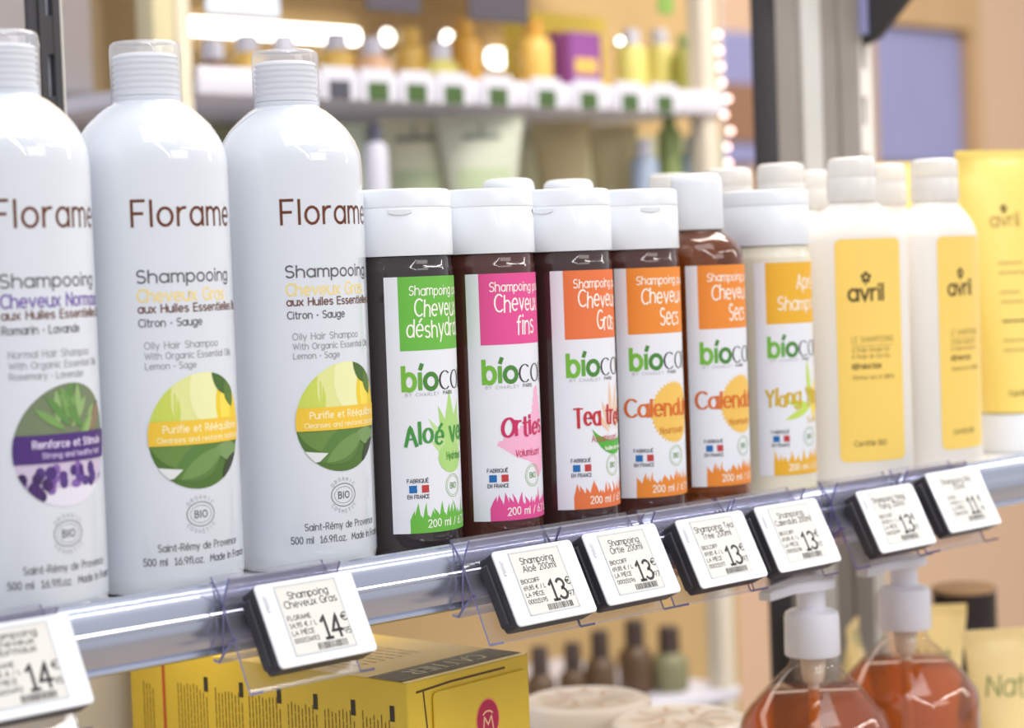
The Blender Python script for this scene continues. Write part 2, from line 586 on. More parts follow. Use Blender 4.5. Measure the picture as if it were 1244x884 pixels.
fr.box(w0x - .07, w1x + .05, 2.548, 2.6, w0z - .08, w0z, tan_f)
o = fr.build('window_frame', w)

# ------------------------------------------------------------------ shelf the bottles stand on
shelf_paint = mat('pale_grey_shelf_paint', (206, 204, 202), 0.4, vary=.05, vscale=12)
rail_mat = mat('silver_rail_plastic', (190, 195, 212), 0.2, 0.85, coat=.3, vary=.04, vscale=30)
X0, X1 = -0.62, 1.06
YBK = .297
LOWZ = -0.235
sh = thing('display_shelf', 'upper grey shelf with a silver price rail carrying the row of shampoo bottles', 'shelf', (0, 0, 0))
b = MB(); b.rbox(X0, X1, -0.0035, YBK, -0.022, 0.0, shelf_paint, .002, 2, 'x'); b.build('shelf_board', sh)
prof = [(-.0038, .0060), (-.0052, .0064), (-.0064, .0058), (-.0068, .0036), (-.0072, .0030), (-.0080, .0012), (-.0086, -.0010), (-.0090, -.0040), (-.0092, -.0058), (-.0099, -.0064), (-.0101, -.0074), (-.0096, -.0081), (-.0098, -.0110), (-.0095, -.0140), (-.0086, -.0178), (-.0072, -.0206), (-.0082, -.0212), (-.0085, -.0226), (-.0066, -.0237), (-.0040, -.0230), (-.0040, -.0100)]
b = MB(); b.extrude(prof, X0, X1, rail_mat); b.build('price_rail', sh, sharp=28)
sh2 = thing('display_shelf', 'lower grey shelf under the bottles carrying box, jars and pump bottles', 'shelf', (0, 0, 0))
b = MB(); b.rbox(X0, X1, -0.05, YBK, LOWZ - .022, LOWZ, shelf_paint, .002, 2, 'x'); b.build('shelf_board', sh2)
b = MB(); b.extrude([(p[0] - .046, p[1] + LOWZ) for p in prof], X0, X1, rail_mat); b.build('price_rail', sh2, sharp=28)


def upright(label, x0, x1, slot, side, m, m2):
    t = thing('shelf_upright', label, 'shelf post', (0, 0, -1.3))
    w = x1 - x0
    mb = MB()
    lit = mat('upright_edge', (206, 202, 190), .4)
    # front face as a ladder: two rails and the webs between slots
    z0, z1, y0, y1 = 0.0, 2.6, .305, .312
    e = w * .34
    mb.box(x0, x0 + e, y0, y1, z0, z1, m)
    mb.box(x1 - e, x1, y0, y1, z0, z1, m)
    z = 0.0
    while z < z1:
        mb.box(x0 + e, x1 - e, y0 + .0004, y0 + .004, z, min(z1, z + .0215), m)
        z += .0445
    mb.box(x0 + e, x1 - e, y1 - .0015, y1, z0, z1, m2)
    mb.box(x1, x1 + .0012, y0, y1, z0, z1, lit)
    mb.build('slotted_strip', t)
    return t


ul = upright('dark slotted shelf upright behind the leftmost white bottle', .1150, .1285, 0, 0, dark, wall_white)
b = MB(); b.box(.1090, .1145, .306, .310, 0, 2.6, dark); b.build('side_flange', ul)
ur = upright('white slotted strip with grey post and black bar behind yellow tubes', .8580, .8775, 0, 0, mat('white_steel', (226, 220, 214), .4), black)
b = MB(); b.rbox(.7253, .7516, .300, .304, 0, 2.6, black, .0015, 2, 'z'); b.build('black_bar', ur)
b = MB()
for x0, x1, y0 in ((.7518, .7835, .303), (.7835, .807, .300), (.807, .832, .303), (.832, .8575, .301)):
    b.rbox(x0, x1, y0, .306, 0, 2.6, steel if y0 != .300 else steel_hi, .0014, 3, 'z')
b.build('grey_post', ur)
b = MB()
for k in range(1):
    b.extrude([(.304, 1.598), (.304, 1.80), (.12, 1.80), (.16, 1.72), (.29, 1.602)], .866, .872, dark)
b.extrude([(.2985, 1.606), (.3045, 1.606), (.3045, 1.80), (.2985, 1.80)], .8600, .8700, mat('lavender_steel', (150, 152, 196), .4))
b.build('shelf_bracket', ur)

# ------------------------------------------------------------------ tall white bottles
white_b = mat('white_bottle_plastic', (220, 224, 231), 0.08, coat=.8)
cap_clear = clear('clear_cap_plastic', (252, 252, 254), .08, .26, (244, 246, 250))
foil = mat('copper_foil', (122, 70, 48), 0.25, 0.75)
grey_ink = ink((92, 88, 96))
lite_ink = ink((150, 150, 158))
FR = 0.0325


def florame_body(purple):
    mb = MB()
    prof = [(0, 0.001), (.027, 0.0006), (.0302, .0012), (.0318, .0034), (FR, .0075), (FR, .09), (FR, .160)]
    sh_pts = [(FR, .160), (FR, .1725), (.0323, .1795), (.0315, .1846), (.0292, .1900), (.0260, .1950), (.0219, .1992), (.0180, .2025), (.0163, .2036), (.0150, .2044), (.0147, .2048)]
    for i in range(1, len(sh_pts) - 2):
        p0, p1, p2, p3 = sh_pts[i - 1:i + 3]
        for k in range(4):
            t = k / 4
            prof.append(tuple(.5 * (2 * p1[j] + (p2[j] - p0[j]) * t + (2 * p0[j] - 5 * p1[j] + 4 * p2[j] - p3[j]) * t * t + (3 * p1[j] - p0[j] - 3 * p2[j] + p3[j]) * t ** 3) for j in (0, 1)))
    prof += sh_pts[-2:]
    prof += [(.0142, .2052), (.0142, .207), (0, .207)]
    mb.lathe(prof, white_b, 72)
    s = cyl(FR)
    write(mb, 'Florame', -.0253, .1523, .0103, .00125, s, 1, foil, width=.0495, gap=.24)
    write(mb, 'Shampooing', -.0244, .1293, .0050, .00074, s, 1, grey_ink, width=.0446)
    hair = ink((120, 96, 170)) if purple else ink((240, 216, 142))
    write(mb, 'Cheveux Normaux' if purple else 'Cheveux Gras', -.0244, .1216, .0050, .00082, s, 1, hair, width=.050 if purple else .0407)
    write(mb, 'aux Huiles Essentielles Bio', -.0244, .1171, .0032, .00062, s, 1, ink((112, 74, 62)), width=.0545)
    write(mb, 'Romarin • Lavande' if purple else 'Citron • Sauge', -.0244, .1114, .0031, .0005, s, 1, grey_ink, width=.0325 if purple else .0267)
    write(mb, 'Normal Hair Shampoo' if purple else 'Oily Hair Shampoo', -.0225, .1023, .0028, .00036, s, 1, lite_ink, width=.036 if purple else .033)
    write(mb, 'With Organic Essential Oils', -.0225, .0981, .0026, .00036, s, 1, lite_ink, width=.0427)
    write(mb, 'Rosemary • Lavender' if purple else 'Lemon • Sage', -.0225, .0940, .0026, .00036, s, 1, lite_ink, width=.032 if purple else .0212)
    # organic mark
    cx, cz = -.002, .0337
    for rx, rz_, ww in ((.0063, .0050, .00035), (.0048, .0036, .00018)):
        ribbon(mb, ell(cx, cz, rx, rz_, 30) + [ell(cx, cz, rx, rz_, 30)[0]], ww, s, 1, grey_ink)
    write(mb, 'BIO', cx, cz - .0014, .0028, .0005, s, 1, grey_ink, align='c', gap=.3)
    arc_text(mb, 'ORGANIC', cx, cz, .0063, .0015, .00022, s, 1, lite_ink, 140, 40)
    arc_text(mb, 'COSMETIC', cx, cz, .0064, .0015, .00022, s, 1, lite_ink, 218, 322, True)
    write(mb, 'Saint-Rémy de Provence', -.0206, .0193, .0029, .0004, s, 1, grey_ink, width=.0385)
    write(mb, '500 ml  16.9fl.oz.  Made in France', -.0268, .0137, .0029, .00042, s, 1, grey_ink, width=.0520)
    return mb


def florame_emblem(purple):
    mb = MB()
    s = cyl(FR)
    cx, cz = .0003, .0680
    circ = []
    for k in range(48):
        t = 2 * pi * k / 48
        q = 1 + .045 * cos(2 * (t - rad(50)))
        circ.append((cx + .0232 * q * cos(t), cz + .0236 * q * sin(t)))
    I = lambda poly, l, m: fill(mb, poly, s, l, m, circ)

    def leaf(x, y, L, wd, ang, l, m):
        c_, s_ = cos(rad(ang)), sin(rad(ang))
        pts = [(L * t, wd * sin(pi * t) ** .8) for t in [i / 10 for i in range(11)]] + [(L * t, -wd * sin(pi * t) ** .8) for t in [1 - i / 10 for i in range(1, 10)]]
        I([(x + px * c_ - py * s_, y + px * s_ + py * c_) for px, py in pts], l, m)
    if purple:
        fill(mb, circ, s, 1, ink((116, 128, 98)))
        I(rect(-.03, .03, cz - .03, cz - .006), 2, ink((206, 190, 214)))
        I(rect(-.012, .03, cz - .03, cz - .0165), 3, ink((226, 222, 234)))
        for k in range(16):
            a = random.uniform(20, 160)
            leaf(.004 + random.uniform(-.010, .008), cz + random.uniform(.002, .012), random.uniform(.010, .017), .0016, a, 3 + k % 3, ink(random.choice([(96, 140, 72), (120, 160, 88), (70, 112, 58), (146, 176, 112)])))
        leaf(.012, cz + .004, .014, .0025, 60, 5, ink((142, 116, 96)))
        for k in range(26):
            I(ell(-.015 + random.uniform(-.008, .034), cz - random.uniform(.009, .018), random.uniform(.0012, .0025), random.uniform(.0016, .003), 10), 4 + k % 3, ink(random.choice([(98, 66, 142), (72, 44, 116), (132, 96, 168), (86, 58, 128)])))
        for k in range(10):
            I(ell(-.016 + random.uniform(-.005, .008), cz - random.uniform(.012, .021), .002, .0024, 10), 7, ink(random.choice([(78, 46, 110), (60, 36, 90)])))
        I(rect(-.03, .03, cz - .0065, cz + .0045), 8, ink((76, 44, 118)))
        write(mb, 'Renforce et Stimule', -.015, cz - .0006, .0028, .0005, s, 9, ink((226, 214, 240)), width=.0335)
        write(mb, 'Strong and healthy hair', -.0115, cz - .0045, .002, .00034, s, 9, ink((206, 190, 228)), width=.029)
    else:
        fill(mb, circ, s, 1, ink((214, 222, 120)))
        I(ell(.000, cz + .013, .013, .016, 24), 2, ink((226, 228, 150)))
        I(ell(.004, cz + .016, .009, .014, 24), 3, ink((236, 236, 176)))
        I(ell(-.018, cz + .008, .009, .012, 20), 2, ink((202, 214, 92)))
        I(ell(.0165, cz + .010, .0088, .0128, 24), 4, ink((240, 206, 44)))
        I(ell(.0135, cz + .010, .0036, .010, 20), 5, ink((246, 222, 84)))
        leaf(.006, cz + .024, .016, .0042, -38, 6, ink((72, 104, 44)))
        leaf(.014, cz + .020, .012, .003, -70, 7, ink((92, 122, 50)))
        I(rect(-.03, .03, cz - .03, cz - .005), 3, ink((78, 112, 46)))
        leaf(-.022, cz - .006, .024, .006, -14, 4, ink((104, 138, 64)))
        leaf(-.013, cz - .019, .027, .0072, 28, 5, ink((88, 126, 58)))
        leaf(-.010, cz - .0195, .024, .0038, 30, 6, ink((112, 146, 78)))
        leaf(.006, cz - .008, .018, .004, -10, 6, ink((122, 152, 92)))
        leaf(.010, cz - .021, .016, .004, 40, 7, ink((58, 66, 48)))
        I([(-.022, cz - .014), (-.009, cz - .0155), (-.013, cz - .019), (-.02, cz - .02)], 7, ink((226, 226, 226)))
        I(rect(-.03, .03, cz - .0055, cz + .0045), 8, ink((240, 196, 58)))
        write(mb, 'Purifie et Rééquilibre', -.0165, cz - .0002, .0029, .0005, s, 9, ink((252, 238, 184)), width=.037)
        write(mb, 'Cleanses and restores balance', -.019, cz - .0042, .0021, .00036, s, 9, ink((252, 236, 178)), width=.041)
    return mb


def florame_cap():
    mb = MB()
    mb.lathe([(.0141, .2050), (.0148, .2052), (.0148, .2110), (.0149, .2225), (.0149, .2268), (.0145, .2288), (.0135, .2298), (.0118, .2300), (.0112, .2296), (.0, .2296)], cap_clear, 56)
    return mb


def florame_core():
    mb = MB()
    prof = [(.0, .2072), (.0138, .2073), (.0138, .2085)]
    for k in range(6):
        z = .2090 + k * .0025
        prof += [(.01385, z), (.01310, z + .0006), (.01310, z + .0011), (.01385, z + .0017)]
    prof += [(.0132, .2242), (.0110, .2250), (.0, .2252)]
    mb.lathe(prof, white_p, 40)
    return mb


FL = thing('shampoo_bottle', 'middle tall white bottle of the three, lemon picture, beside purple-pictured one', 'bottle', (0, .0336 + .001, 0), -.068, 'tall white shampoo bottles')
florame_body(False).build('bottle_body', FL)
florame_emblem(False).build('picture_emblem', FL)
fc = florame_cap().build('screw_cap', FL)
florame_core().build('threaded_neck', fc)
copy_tree(FL, (.0752, .0363, 0), -.016, 'tall white lemon-picture bottle standing next to the dark green-labelled bottle')
FP = thing('shampoo_bottle', 'tall white bottle with purple lavender picture at the left edge', 'bottle', (-.0713, .0290, 0), .0835, 'tall white shampoo bottles')
florame_body(True).build('bottle_body', FP)
florame_emblem(True).build('picture_emblem', FP)
copy_tree(fc, None, parent=FP)

# ------------------------------------------------------------------ dark round bottles with white labels
BR = 0.0240
LU0, LU1, LZ0, LZ1 = -.0277, .0277, .0115, .1277
label_w = mat('white_label_paper', (232, 233, 240), .42, coat=.15)
cap_w = mat('white_cap_plastic', (230, 233, 238), .30, coat=.25)


def bio_label(c, lines, name, sub, plant, ink_name, sec=None):
    mb = MB()
    s = cyl(BR + .00018)
    fill(mb, rect(LU0, LU1, LZ0, LZ1), s, 0, label_w, step=.0012)
    col = ink(c)
    pale = ink((250, 246, 236))
    fill(mb, rect(-.0213, LU1, .0943, LZ1), s, 1, col, step=.0012)
    for (t, x, z, h, w, wd) in lines:
        write(mb, t, x, z, h, w, s, 2, pale, width=wd, wob=.05, slant=.04)
    # maker's word: green then dark serif
    g1, g2 = ink((118, 184, 58)), ink((72, 134, 52))
    for s_ in lay('b', -.0203, .0765, .0104, width=.0052):
        ribbon(mb, s_, .0021, s, 2, g1)
    ribbon(mb, [(-.0127, .0837), (-.0127, .0770)], .0020, s, 2, ink((98, 166, 56)))
    ribbon(mb, [(-.0124, .0860), (-.0117, .0878)], .0019, s, 2, g2)
    ribbon(mb, A(-.0073, .0801, .0031, .0034, 0, 360), .0021, s, 2, g2)
    ser = ink((52, 44, 48))
    ribbon(mb, A(.0010, .0803, .0035, .0042, 50, 310), .0011, s, 2, ser, nib=.25)
    ribbon(mb, A(.0090, .0803, .0036, .0042, 0, 360), .0011, s, 2, ser, nib=.25)
    ribbon(mb, [(.0145, .0845), (.0145, .0762)], .0010, s, 2, ser)
    for x in (.0182, .0222):
        ribbon(mb, A(x + .002, .0868, .0018, .0022, 80, 180) + [(x + .0002, .0762)], .0009, s, 2, ser, nib=.3)
        ribbon(mb, [(x - .0012, .0842), (x + .002, .0842)], .0004, s, 2, ser)
    write(mb, 'BY CHARLEY', -.0197, .0737, .0014, .00020, s, 2, ink((172, 170, 178)), width=.0165, gap=.4)
    write(mb, 'PARIS', -.0005, .0738, .0015, .00024, s, 2, ser, width=.0062)
    # plant picture
    if plant == 'aloe':
        g = ink((172, 214, 124))
        for a, L, wd in ((90, .027, .0042), (108, .022, .003), (126, .020, .0022), (72, .024, .004), (56, .020, .003), (148, .013, .0028), (34, .014, .0028)):
            bx, bz = .0035, .0455
            L *= 1.12
            wd *= 1.15
            dx, dz = cos(rad(a)), sin(rad(a))
            fill(mb, [(bx - dz * wd, bz + dx * wd), (bx + dx * L * .6 - dz * wd * .7, bz + dz * L * .6 + dx * wd * .7), (bx + dx * L, bz + dz * L), (bx + dx * L * .6 + dz * wd * .7, bz + dz * L * .6 - dx * wd * .7), (bx + dz * wd, bz - dx * wd)], s, 1, g if a in (90, 72, 108) else ink((190, 222, 150)))
        fill(mb, ell(.0035, .0450, .0085, .0072, 18), s, 2, g)
    elif plant == 'nettle':
        g = ink((244, 178, 208))
        for P in ([(.0020, .0500), (.0080, .0720), (.0105, .0735), (.0175, .0480)], [(-.0150, .0478), (.0010, .0570), (.0060, .0500), (.0030, .0390), (-.0060, .0420)],
                  [(.0020, .0420), (.0170, .0480), (.0150, .0350), (.0090, .0310)]):
            fill(mb, P, s, 1, g)
            for i in range(len(P)):
                a, b_ = P[i - 1], P[i]
                for k in range(7):
                    t = (k + .5) / 7
                    fill(mb, ell(a[0] + (b_[0] - a[0]) * t, a[1] + (b_[1] - a[1]) * t, .0009, .0009, 6), s, 1, g)
        fill(mb, ell(.0070, .0470, .0085, .0105, 22), s, 1, g)
    elif plant == 'teatree':
        g = ink((232, 196, 168))
        for a, L, x0, z0 in ((92, .022, .004, .051), (75, .024, .005, .050), (112, .016, .003, .049), (60, .020, .007, .050), (130, .013, .002, .048), (45, .016, .009, .050), (80, .016, .010, .049)):
            dx, dz = cos(rad(a)), sin(rad(a))
            P = [(L * t, .0016 * sin(pi * t)) for t in [0, .2, .4, .6, .8, 1]] + [(L * t, -.0016 * sin(pi * t)) for t in [.8, .6, .4, .2]]
            fill(mb, [(x0 + px * dx - py * dz, z0 + px * dz + py * dx) for px, py in P], s, 1, g)
        gl = ink((84, 176, 60))
        for k in range(8):
            a0, a1 = rad(212 + k * 15), rad(212 + (k + 1) * 15)
            fill(mb, [(.006 + .0150 * cos(a0), .0520 + .0150 * sin(a0)), (.006 + .0150 * cos(a1), .0520 + .0150 * sin(a1)), (.006 + .0180 * cos(a1), .0575 + .0135 * sin(a1)), (.006 + .0180 * cos(a0), .0575 + .0135 * sin(a0))], s, 2, gl)
    elif plant == 'marigold':
        y = ink((240, 194, 92))
        fill(mb, ell(.0035, .0540, .0135, .0145, 30), s, 1, y)
        for k in range(40):
            a = 2 * pi * k / 40
            fill(mb, [(.0035 + .0132 * cos(a - .1), .0540 + .0142 * sin(a - .1)), (.0035 + .0150 * cos(a), .0540 + .0162 * sin(a)), (.0035 + .0132 * cos(a + .1), .0540 + .0142 * sin(a + .1))], s, 1, y)
    else:
        y, g = ink((244, 214, 84)), ink((196, 220, 96))
        for a, L, mm in ((96, .026, g), (60, .018, y), (30, .016, y), (170, .018, g), (200, .020, g), (-10, .014, y), (-50, .012, y)):
            x0, z0 = .006, .0485
            dx, dz = cos(rad(a)), sin(rad(a))
            P = [(L * t, .0021 * sin(pi * t)) for t in [0, .2, .4, .6, .8, 1]] + [(L * t, -.0021 * sin(pi * t)) for t in [.8, .6, .4, .2]]
            fill(mb, [(x0 + px * dx - py * dz, z0 + px * dz + py * dx) for px, py in P], s, 1, mm)
    nx, nz, nh, nw, wd = name[1:]
    # the plant's name alternates two shades of one ink, as brush lettering does
    write(mb, name[0], nx, nz, nh, nw, s, 4, ink(ink_name), nib=.45, width=wd, wob=.09, slant=.05)
    sx, sz, shh, swd = sub[1:]
    write(mb, sub[0], sx, sz, shh, .00034, s, 5, ink(ink_name) if sec is None else ink(sec), width=swd, wob=.05)
    if plant == 'teatree':
        write(mb, 'feuilles de menthe', -.002, .0395, .0019, .0003, s, 6, pale, width=.0175, wob=.04)
    # made-in-France flag
    txt = ink((62, 60, 78))
    write(mb, 'FABRIQUÉ', -.0204, .0345, .0017, .00028, s, 2, txt, width=.0098)
    write(mb, 'EN FRANCE', -.0204, .0273, .0017, .00028, s, 2, txt, width=.0100)
    fill(mb, rect(-.0196, -.0160, .0299, .0333), s, 2, ink((28, 106, 176)))
    fill(mb, rect(-.0138, -.0104, .0299, .0333), s, 2, ink((192, 58, 62)))
    gm = ink((150, 184, 116))
    for r_, ww in ((.0052, .00032), (.0043, .00022)):
        ribbon(mb, A(.0040, .0318, r_, r_, 0, 360, 26), ww, s, 2, gm)
    write(mb, 'BIO', .0040, .0306, .0025, .0004, s, 2, ink((110, 156, 84)), align='c')
    # grass band
    fill(mb, rect(-.0196, LU1, LZ0 + .00002, .0176), s, 1, col, step=.0012)
    x = -.0196
    while x < LU1 - .001:
        wd = random.uniform(.0024, .0042)
        hh = .0176 + random.choice([.0030, .0048, .0064, .0080]) * random.uniform(.85, 1.1)
        lean = random.uniform(-.0022, .0016)
        x1 = min(x + wd, LU1)
        xm = (x + x1) / 2
        fill(mb, [(x, .0175), (x1, .0175), (min(xm + lean * .35 + wd * .22, LU1), .0176 + (hh - .0176) * .55), (max(xm + lean * .35 - wd * .22, -.0196), .0176 + (hh - .0176) * .55)], s, 1, col, step=.0012)
        fill(mb, [(max(xm + lean * .35 - wd * .22, -.0196), .0176 + (hh - .0176) * .55), (min(xm + lean * .35 + wd * .22, LU1), .0176 + (hh - .0176) * .55), (max(min(xm + lean, LU1), -.0196), hh)], s, 1, col, step=.0012)
        x += wd * .66
    write(mb, '200 ml / 6.7 fl.oz', -.0112, .0140, .0034, .00046, s, 2, pale, width=.033, wob=.04)
    return mb


def bio_cap(notch):
    mb = MB()
    prof = [(.0205, .1372), (.0243, .1372), (.0244, .1376), (.0241, .1585), (.0239, .1588), (.0239, .1592), (.0241, .1595), (.0239, .1660), (.0234, .1671), (.0222, .1676), (0, .1678)]
    mb.lathe(prof, cap_w, 64)
    s = cyl(.0241)
    z = .1570
    sh = lambda u, v, l: s(u + notch * .0241, v, l)
    # raised hinge lip over a shallow finger recess
    vs, fs = [], []
    n = 10
    for i in range(n + 1):
        u = -.0052 + .0104 * i / n
        b_ = .0014 * sin(pi * i / n)
        for dv, l in ((.0012, 2), (.0010, 9), (-.0005 - b_ * .6, 9), (-.0007 - b_ * .7, 2)):
            vs.append(sh(u, z + dv, l))
    for i in range(n):
        for j in range(3):
            a = i * 4 + j
            fs.append((a, a + 4, a + 5, a + 1))
    mb.add(vs, fs, cap_w)
    return mb


def dark_plastic(name, rgb, tr):
    return mat(name, rgb, .10, trans=tr, coat=.6, ior=1.42)


def bio_bottle(label, loc, rz, body_mat, lab, notch, liquid=None):
    t = thing('shampoo_bottle', label, 'bottle', loc, rz, 'round bottles with white grass-edged labels')
    mb = MB()
    mb.lathe([(0, .002), (.018, .0014), (.0205, .0004), (.0228, .0010), (.0237, .0030), (BR, .0062), (BR, .1300), (.0239, .1318), (.0234, .1326), (.0234, .1368), (.0205, .1372), (0, .1373)], body_mat, 64)
    mb.build('bottle_body', t)
    lab.build('paper_label', t)
    bio_cap(notch).build('flip_cap', t)
    return t


orange, orange2 = (232, 118, 64), (236, 140, 48)
SH = ('Shampoing pour', -.0163, .1192, .0042, .00048, .0360)
CH = ('Cheveux', -.0140, .1098, .0078, .00075, .0275)
BX = [(.1296, .0219), (.1817, .0210), (.2338, .0195), (.2884, .0235), (.3440, .0288), (.4042, .0291)]
BROT = [.092, -.005, .069, -.083, -.014, -.059]
yb = .004
lab1 = bio_label((106, 184, 66), [SH, CH, ('déshydratés', -.0180, .1003, .0078, .00075, .0415)], ('Aloé vera', -.0203, .0520, .0092, .0016, .0425), ('Hydratant', .0000, .0440, .0032, .0125), 'aloe', (66, 148, 62))
bio_bottle('near-black bottle with green label patch next to the tall white bottles', (BX[0][0], BX[0][1] + yb, 0), BROT[0], dark_plastic('black_brown_plastic', (52, 44, 45), .0), lab1, -.78)
lab2 = bio_label((228, 78, 148), [SH, CH, ('fins', -.0030, .0988, .0088, .00080, .0120)], ('Orties', -.0128, .0515, .0086, .0018, .0265), ('Volumisant', -.0062, .0412, .0034, .0165), 'nettle', (200, 42, 96))
bio_bottle('dark brown bottle with the pink label patch', (BX[1][0], BX[1][1] + yb, 0), BROT[1], dark_plastic('dark_red_brown_plastic', (80, 44, 38), .0), lab2, .8)
lab3 = bio_label(orange, [SH, CH, ('Gras', -.0040, .0985, .0088, .00078, .0140)], ('Tea tree', -.0180, .0520, .0086, .0016, .0330), ('Assainissant', -.0095, .0440, .0032, .0185), 'teatree', (196, 46, 56), (196, 84, 92))
bio_bottle('dark brown bottle, orange patch, tea tree sprig over a green crescent', (BX[2][0], BX[2][1] + yb, 0), BROT[2], dark_plastic('dark_brown_plastic', (64, 42, 40), .0), lab3, -1.25)
lab4 = bio_label(orange2, [SH, CH, ('Secs', -.0040, .0985, .0088, .00078, .0140)], ('Calendula', -.0240, .0525, .0082, .0016, .0440), ('Nourrissant', -.0062, .0435, .0032, .0170), 'marigold', (218, 108, 40), (214, 140, 60))
B4 = bio_bottle('dark brown wide-capped bottle with orange patch and round marigold picture', (BX[3][0], BX[3][1] + yb, 0), BROT[3], dark_plastic('brown_plastic', (76, 44, 38), .0), lab4, -.3)

# the round-shouldered amber bottle and two more like it behind the front row
amber = mat('amber_bottle_plastic', (138, 74, 34), .07, trans=.72, coat=.6, ior=1.40)
AMB = thing('shampoo_bottle', 'amber round-shouldered bottle with tall narrow white cap and marigold label', 'bottle', (BX[4][0], BX[4][1] + yb - .002, 0), BROT[4], 'round bottles with white grass-edged labels')
mb = MB()
mb.lathe([(0, .002), (.018, .0014), (.0205, .0004), (.0228, .0010), (.0237, .0030), (BR, .0062), (BR, .1282), (.0238, .1320), (.0228, .1360), (.0206, .1396), (.0175, .1424), (.0148, .1441), (.0134, .1452), (.0130, .1462), (.0130, .1490), (0, .1492)], amber, 72)
mb.build('bottle_body', AMB)
fr = [c for c in B4.children if c.name.startswith('paper_label')][0].copy(); C.objects.link(fr); fr.parent = AMB
mb = MB()
mb.lathe([(.0131, .1468), (.0139, .1468), (.0141, .1473), (.0138, .1715), (.0132, .1745), (.0116, .1762), (.0085, .1768), (0, .1770)], cap_w, 48)
mb.build('screw_cap', AMB)
copy_tree(AMB, (.2560, .0840, 0), .1, 'left one of two bottles behind the front row showing only a domed white cap')
copy_tree(AMB, (.3070, .0900, 0), .1, 'right one of two bottles behind the front row showing only a domed white cap')

# milky bottle with yellow label patch
milky = mat('milky_lotion_plastic', (232, 224, 204), .30, coat=.3, sss=.2)
lab6 = bio_label((236, 178, 44), [('Après', -.0030, .1130, .0082, .00070, .0190), ('Shampoing', -.0150, .1018, .0072, .00068, .0370)], ('Ylang Ylang', -.0225, .0500, .0086, .0015, .0440), ('Soin', .0020, .0395, .0030, .0100), 'ylang', (214, 176, 44))
bio_bottle('milky cream bottle with yellow label patch beside the amber bottle', (BX[5][0], BX[5][1] + yb, 0), BROT[5], milky, lab6, .9)

# ------------------------------------------------------------------ oval translucent bottles with yellow labels
frost = mat('frosted_white_plastic', (242, 236, 228), .36, trans=.05, coat=.2, sss=.25)
frost_cap = clear('frosted_clear_cap', (252, 250, 248), .2, .72, (249, 246, 242))
yel = mat('yellow_label', (250, 212, 106), .42, coat=.1)
dk = ink((86, 68, 36))
OA, OB = .0335, .0190


def oval(r_):
    # arc-length walk round the front of the oval
    N = 240
    tab = [(0.0, 0.0)]
    L = 0.0
    for k in range(1, N + 1):
        t = pi / 2 * k / N
        t0 = pi / 2 * (k - 1) / N
        L += math.hypot(OA * (sin(t) - sin(t0)), OB * (cos(t) - cos(t0)))
        tab.append((L, t))

    def s(u, v, l):
        a = abs(u)
        lo, hi = 0, N
        while hi - lo > 1:
            mid = (lo + hi) // 2
            if tab[mid][0] <= a:
                lo = mid
            else:
                hi = mid
        f = (a - tab[lo][0]) / max(1e-9, tab[hi][0] - tab[lo][0])
        t = (tab[lo][1] + (tab[hi][1] - tab[lo][1]) * f) * (1 if u >= 0 else -1)
        e = .00012 + l * EPS
        return ((OA + e) * sin(t), -(OB + e) * cos(t), v)
    return s


def logo_flower(mb, x, z, r, s, l, m):
    for k in range(5):
        a = rad(90 + 72 * k)
        fill(mb, ell(x + r * cos(a), z + r * sin(a), r * .62, r * .62, 12), s, l, m)
    ribbon(mb, [(x, z - r), (x - r * .2, z - r * 2.1)], r * .4, s, l, m)


def oval_label():
    mb = MB()
    s = oval(0)
    x0, x1, z0, z1, q = -.0215, .0215, .0125, .1395, .004
    P = []
    for cx, cz, a in ((x1 - q, z1 - q, 0), (x0 + q, z1 - q, 90), (x0 + q, z0 + q, 180), (x1 - q, z0 + q, 270)):
        P += [(cx + q * cos(rad(a + 15 * k)), cz + q * sin(rad(a + 15 * k))) for k in range(7)]
    fill(mb, P, s, 0, yel, step=.001)
    logo_flower(mb, -.0035, .1175, .0021, s, 1, dk)
    write(mb, 'avril', -.0140, .1045, .0090, .0017, s, 1, dk, width=.0215)
    lt = ink((150, 128, 70))
    write(mb, 'LE SHAMPOOING', -.0130, .0805, .0034, .00032, s, 1, lt, width=.0270)
    ribbon(mb, [(-.0130, .0786), (.0140, .0786)], .0003, s, 1, lt)
    write(mb, "à l'huile d'argan bio", -.0130, .0752, .0026, .00026, s, 1, lt, width=.0240)
    write(mb, "& l'huile de ricin bio", -.0130, .0714, .0026, .00026, s, 1, lt, width=.0240)
    write(mb, 'RÉPARATION', -.0130, .0655, .0026, .00050, s, 1, dk, width=.0175)
    write(mb, 'cheveux secs et abîmés', -.0130, .0595, .0026, .00028, s, 1, lt, width=.0270)
    write(mb, 'Certifié BIO', -.0130, .0215, .0030, .00040, s, 1, dk, width=.0200)
    return mb


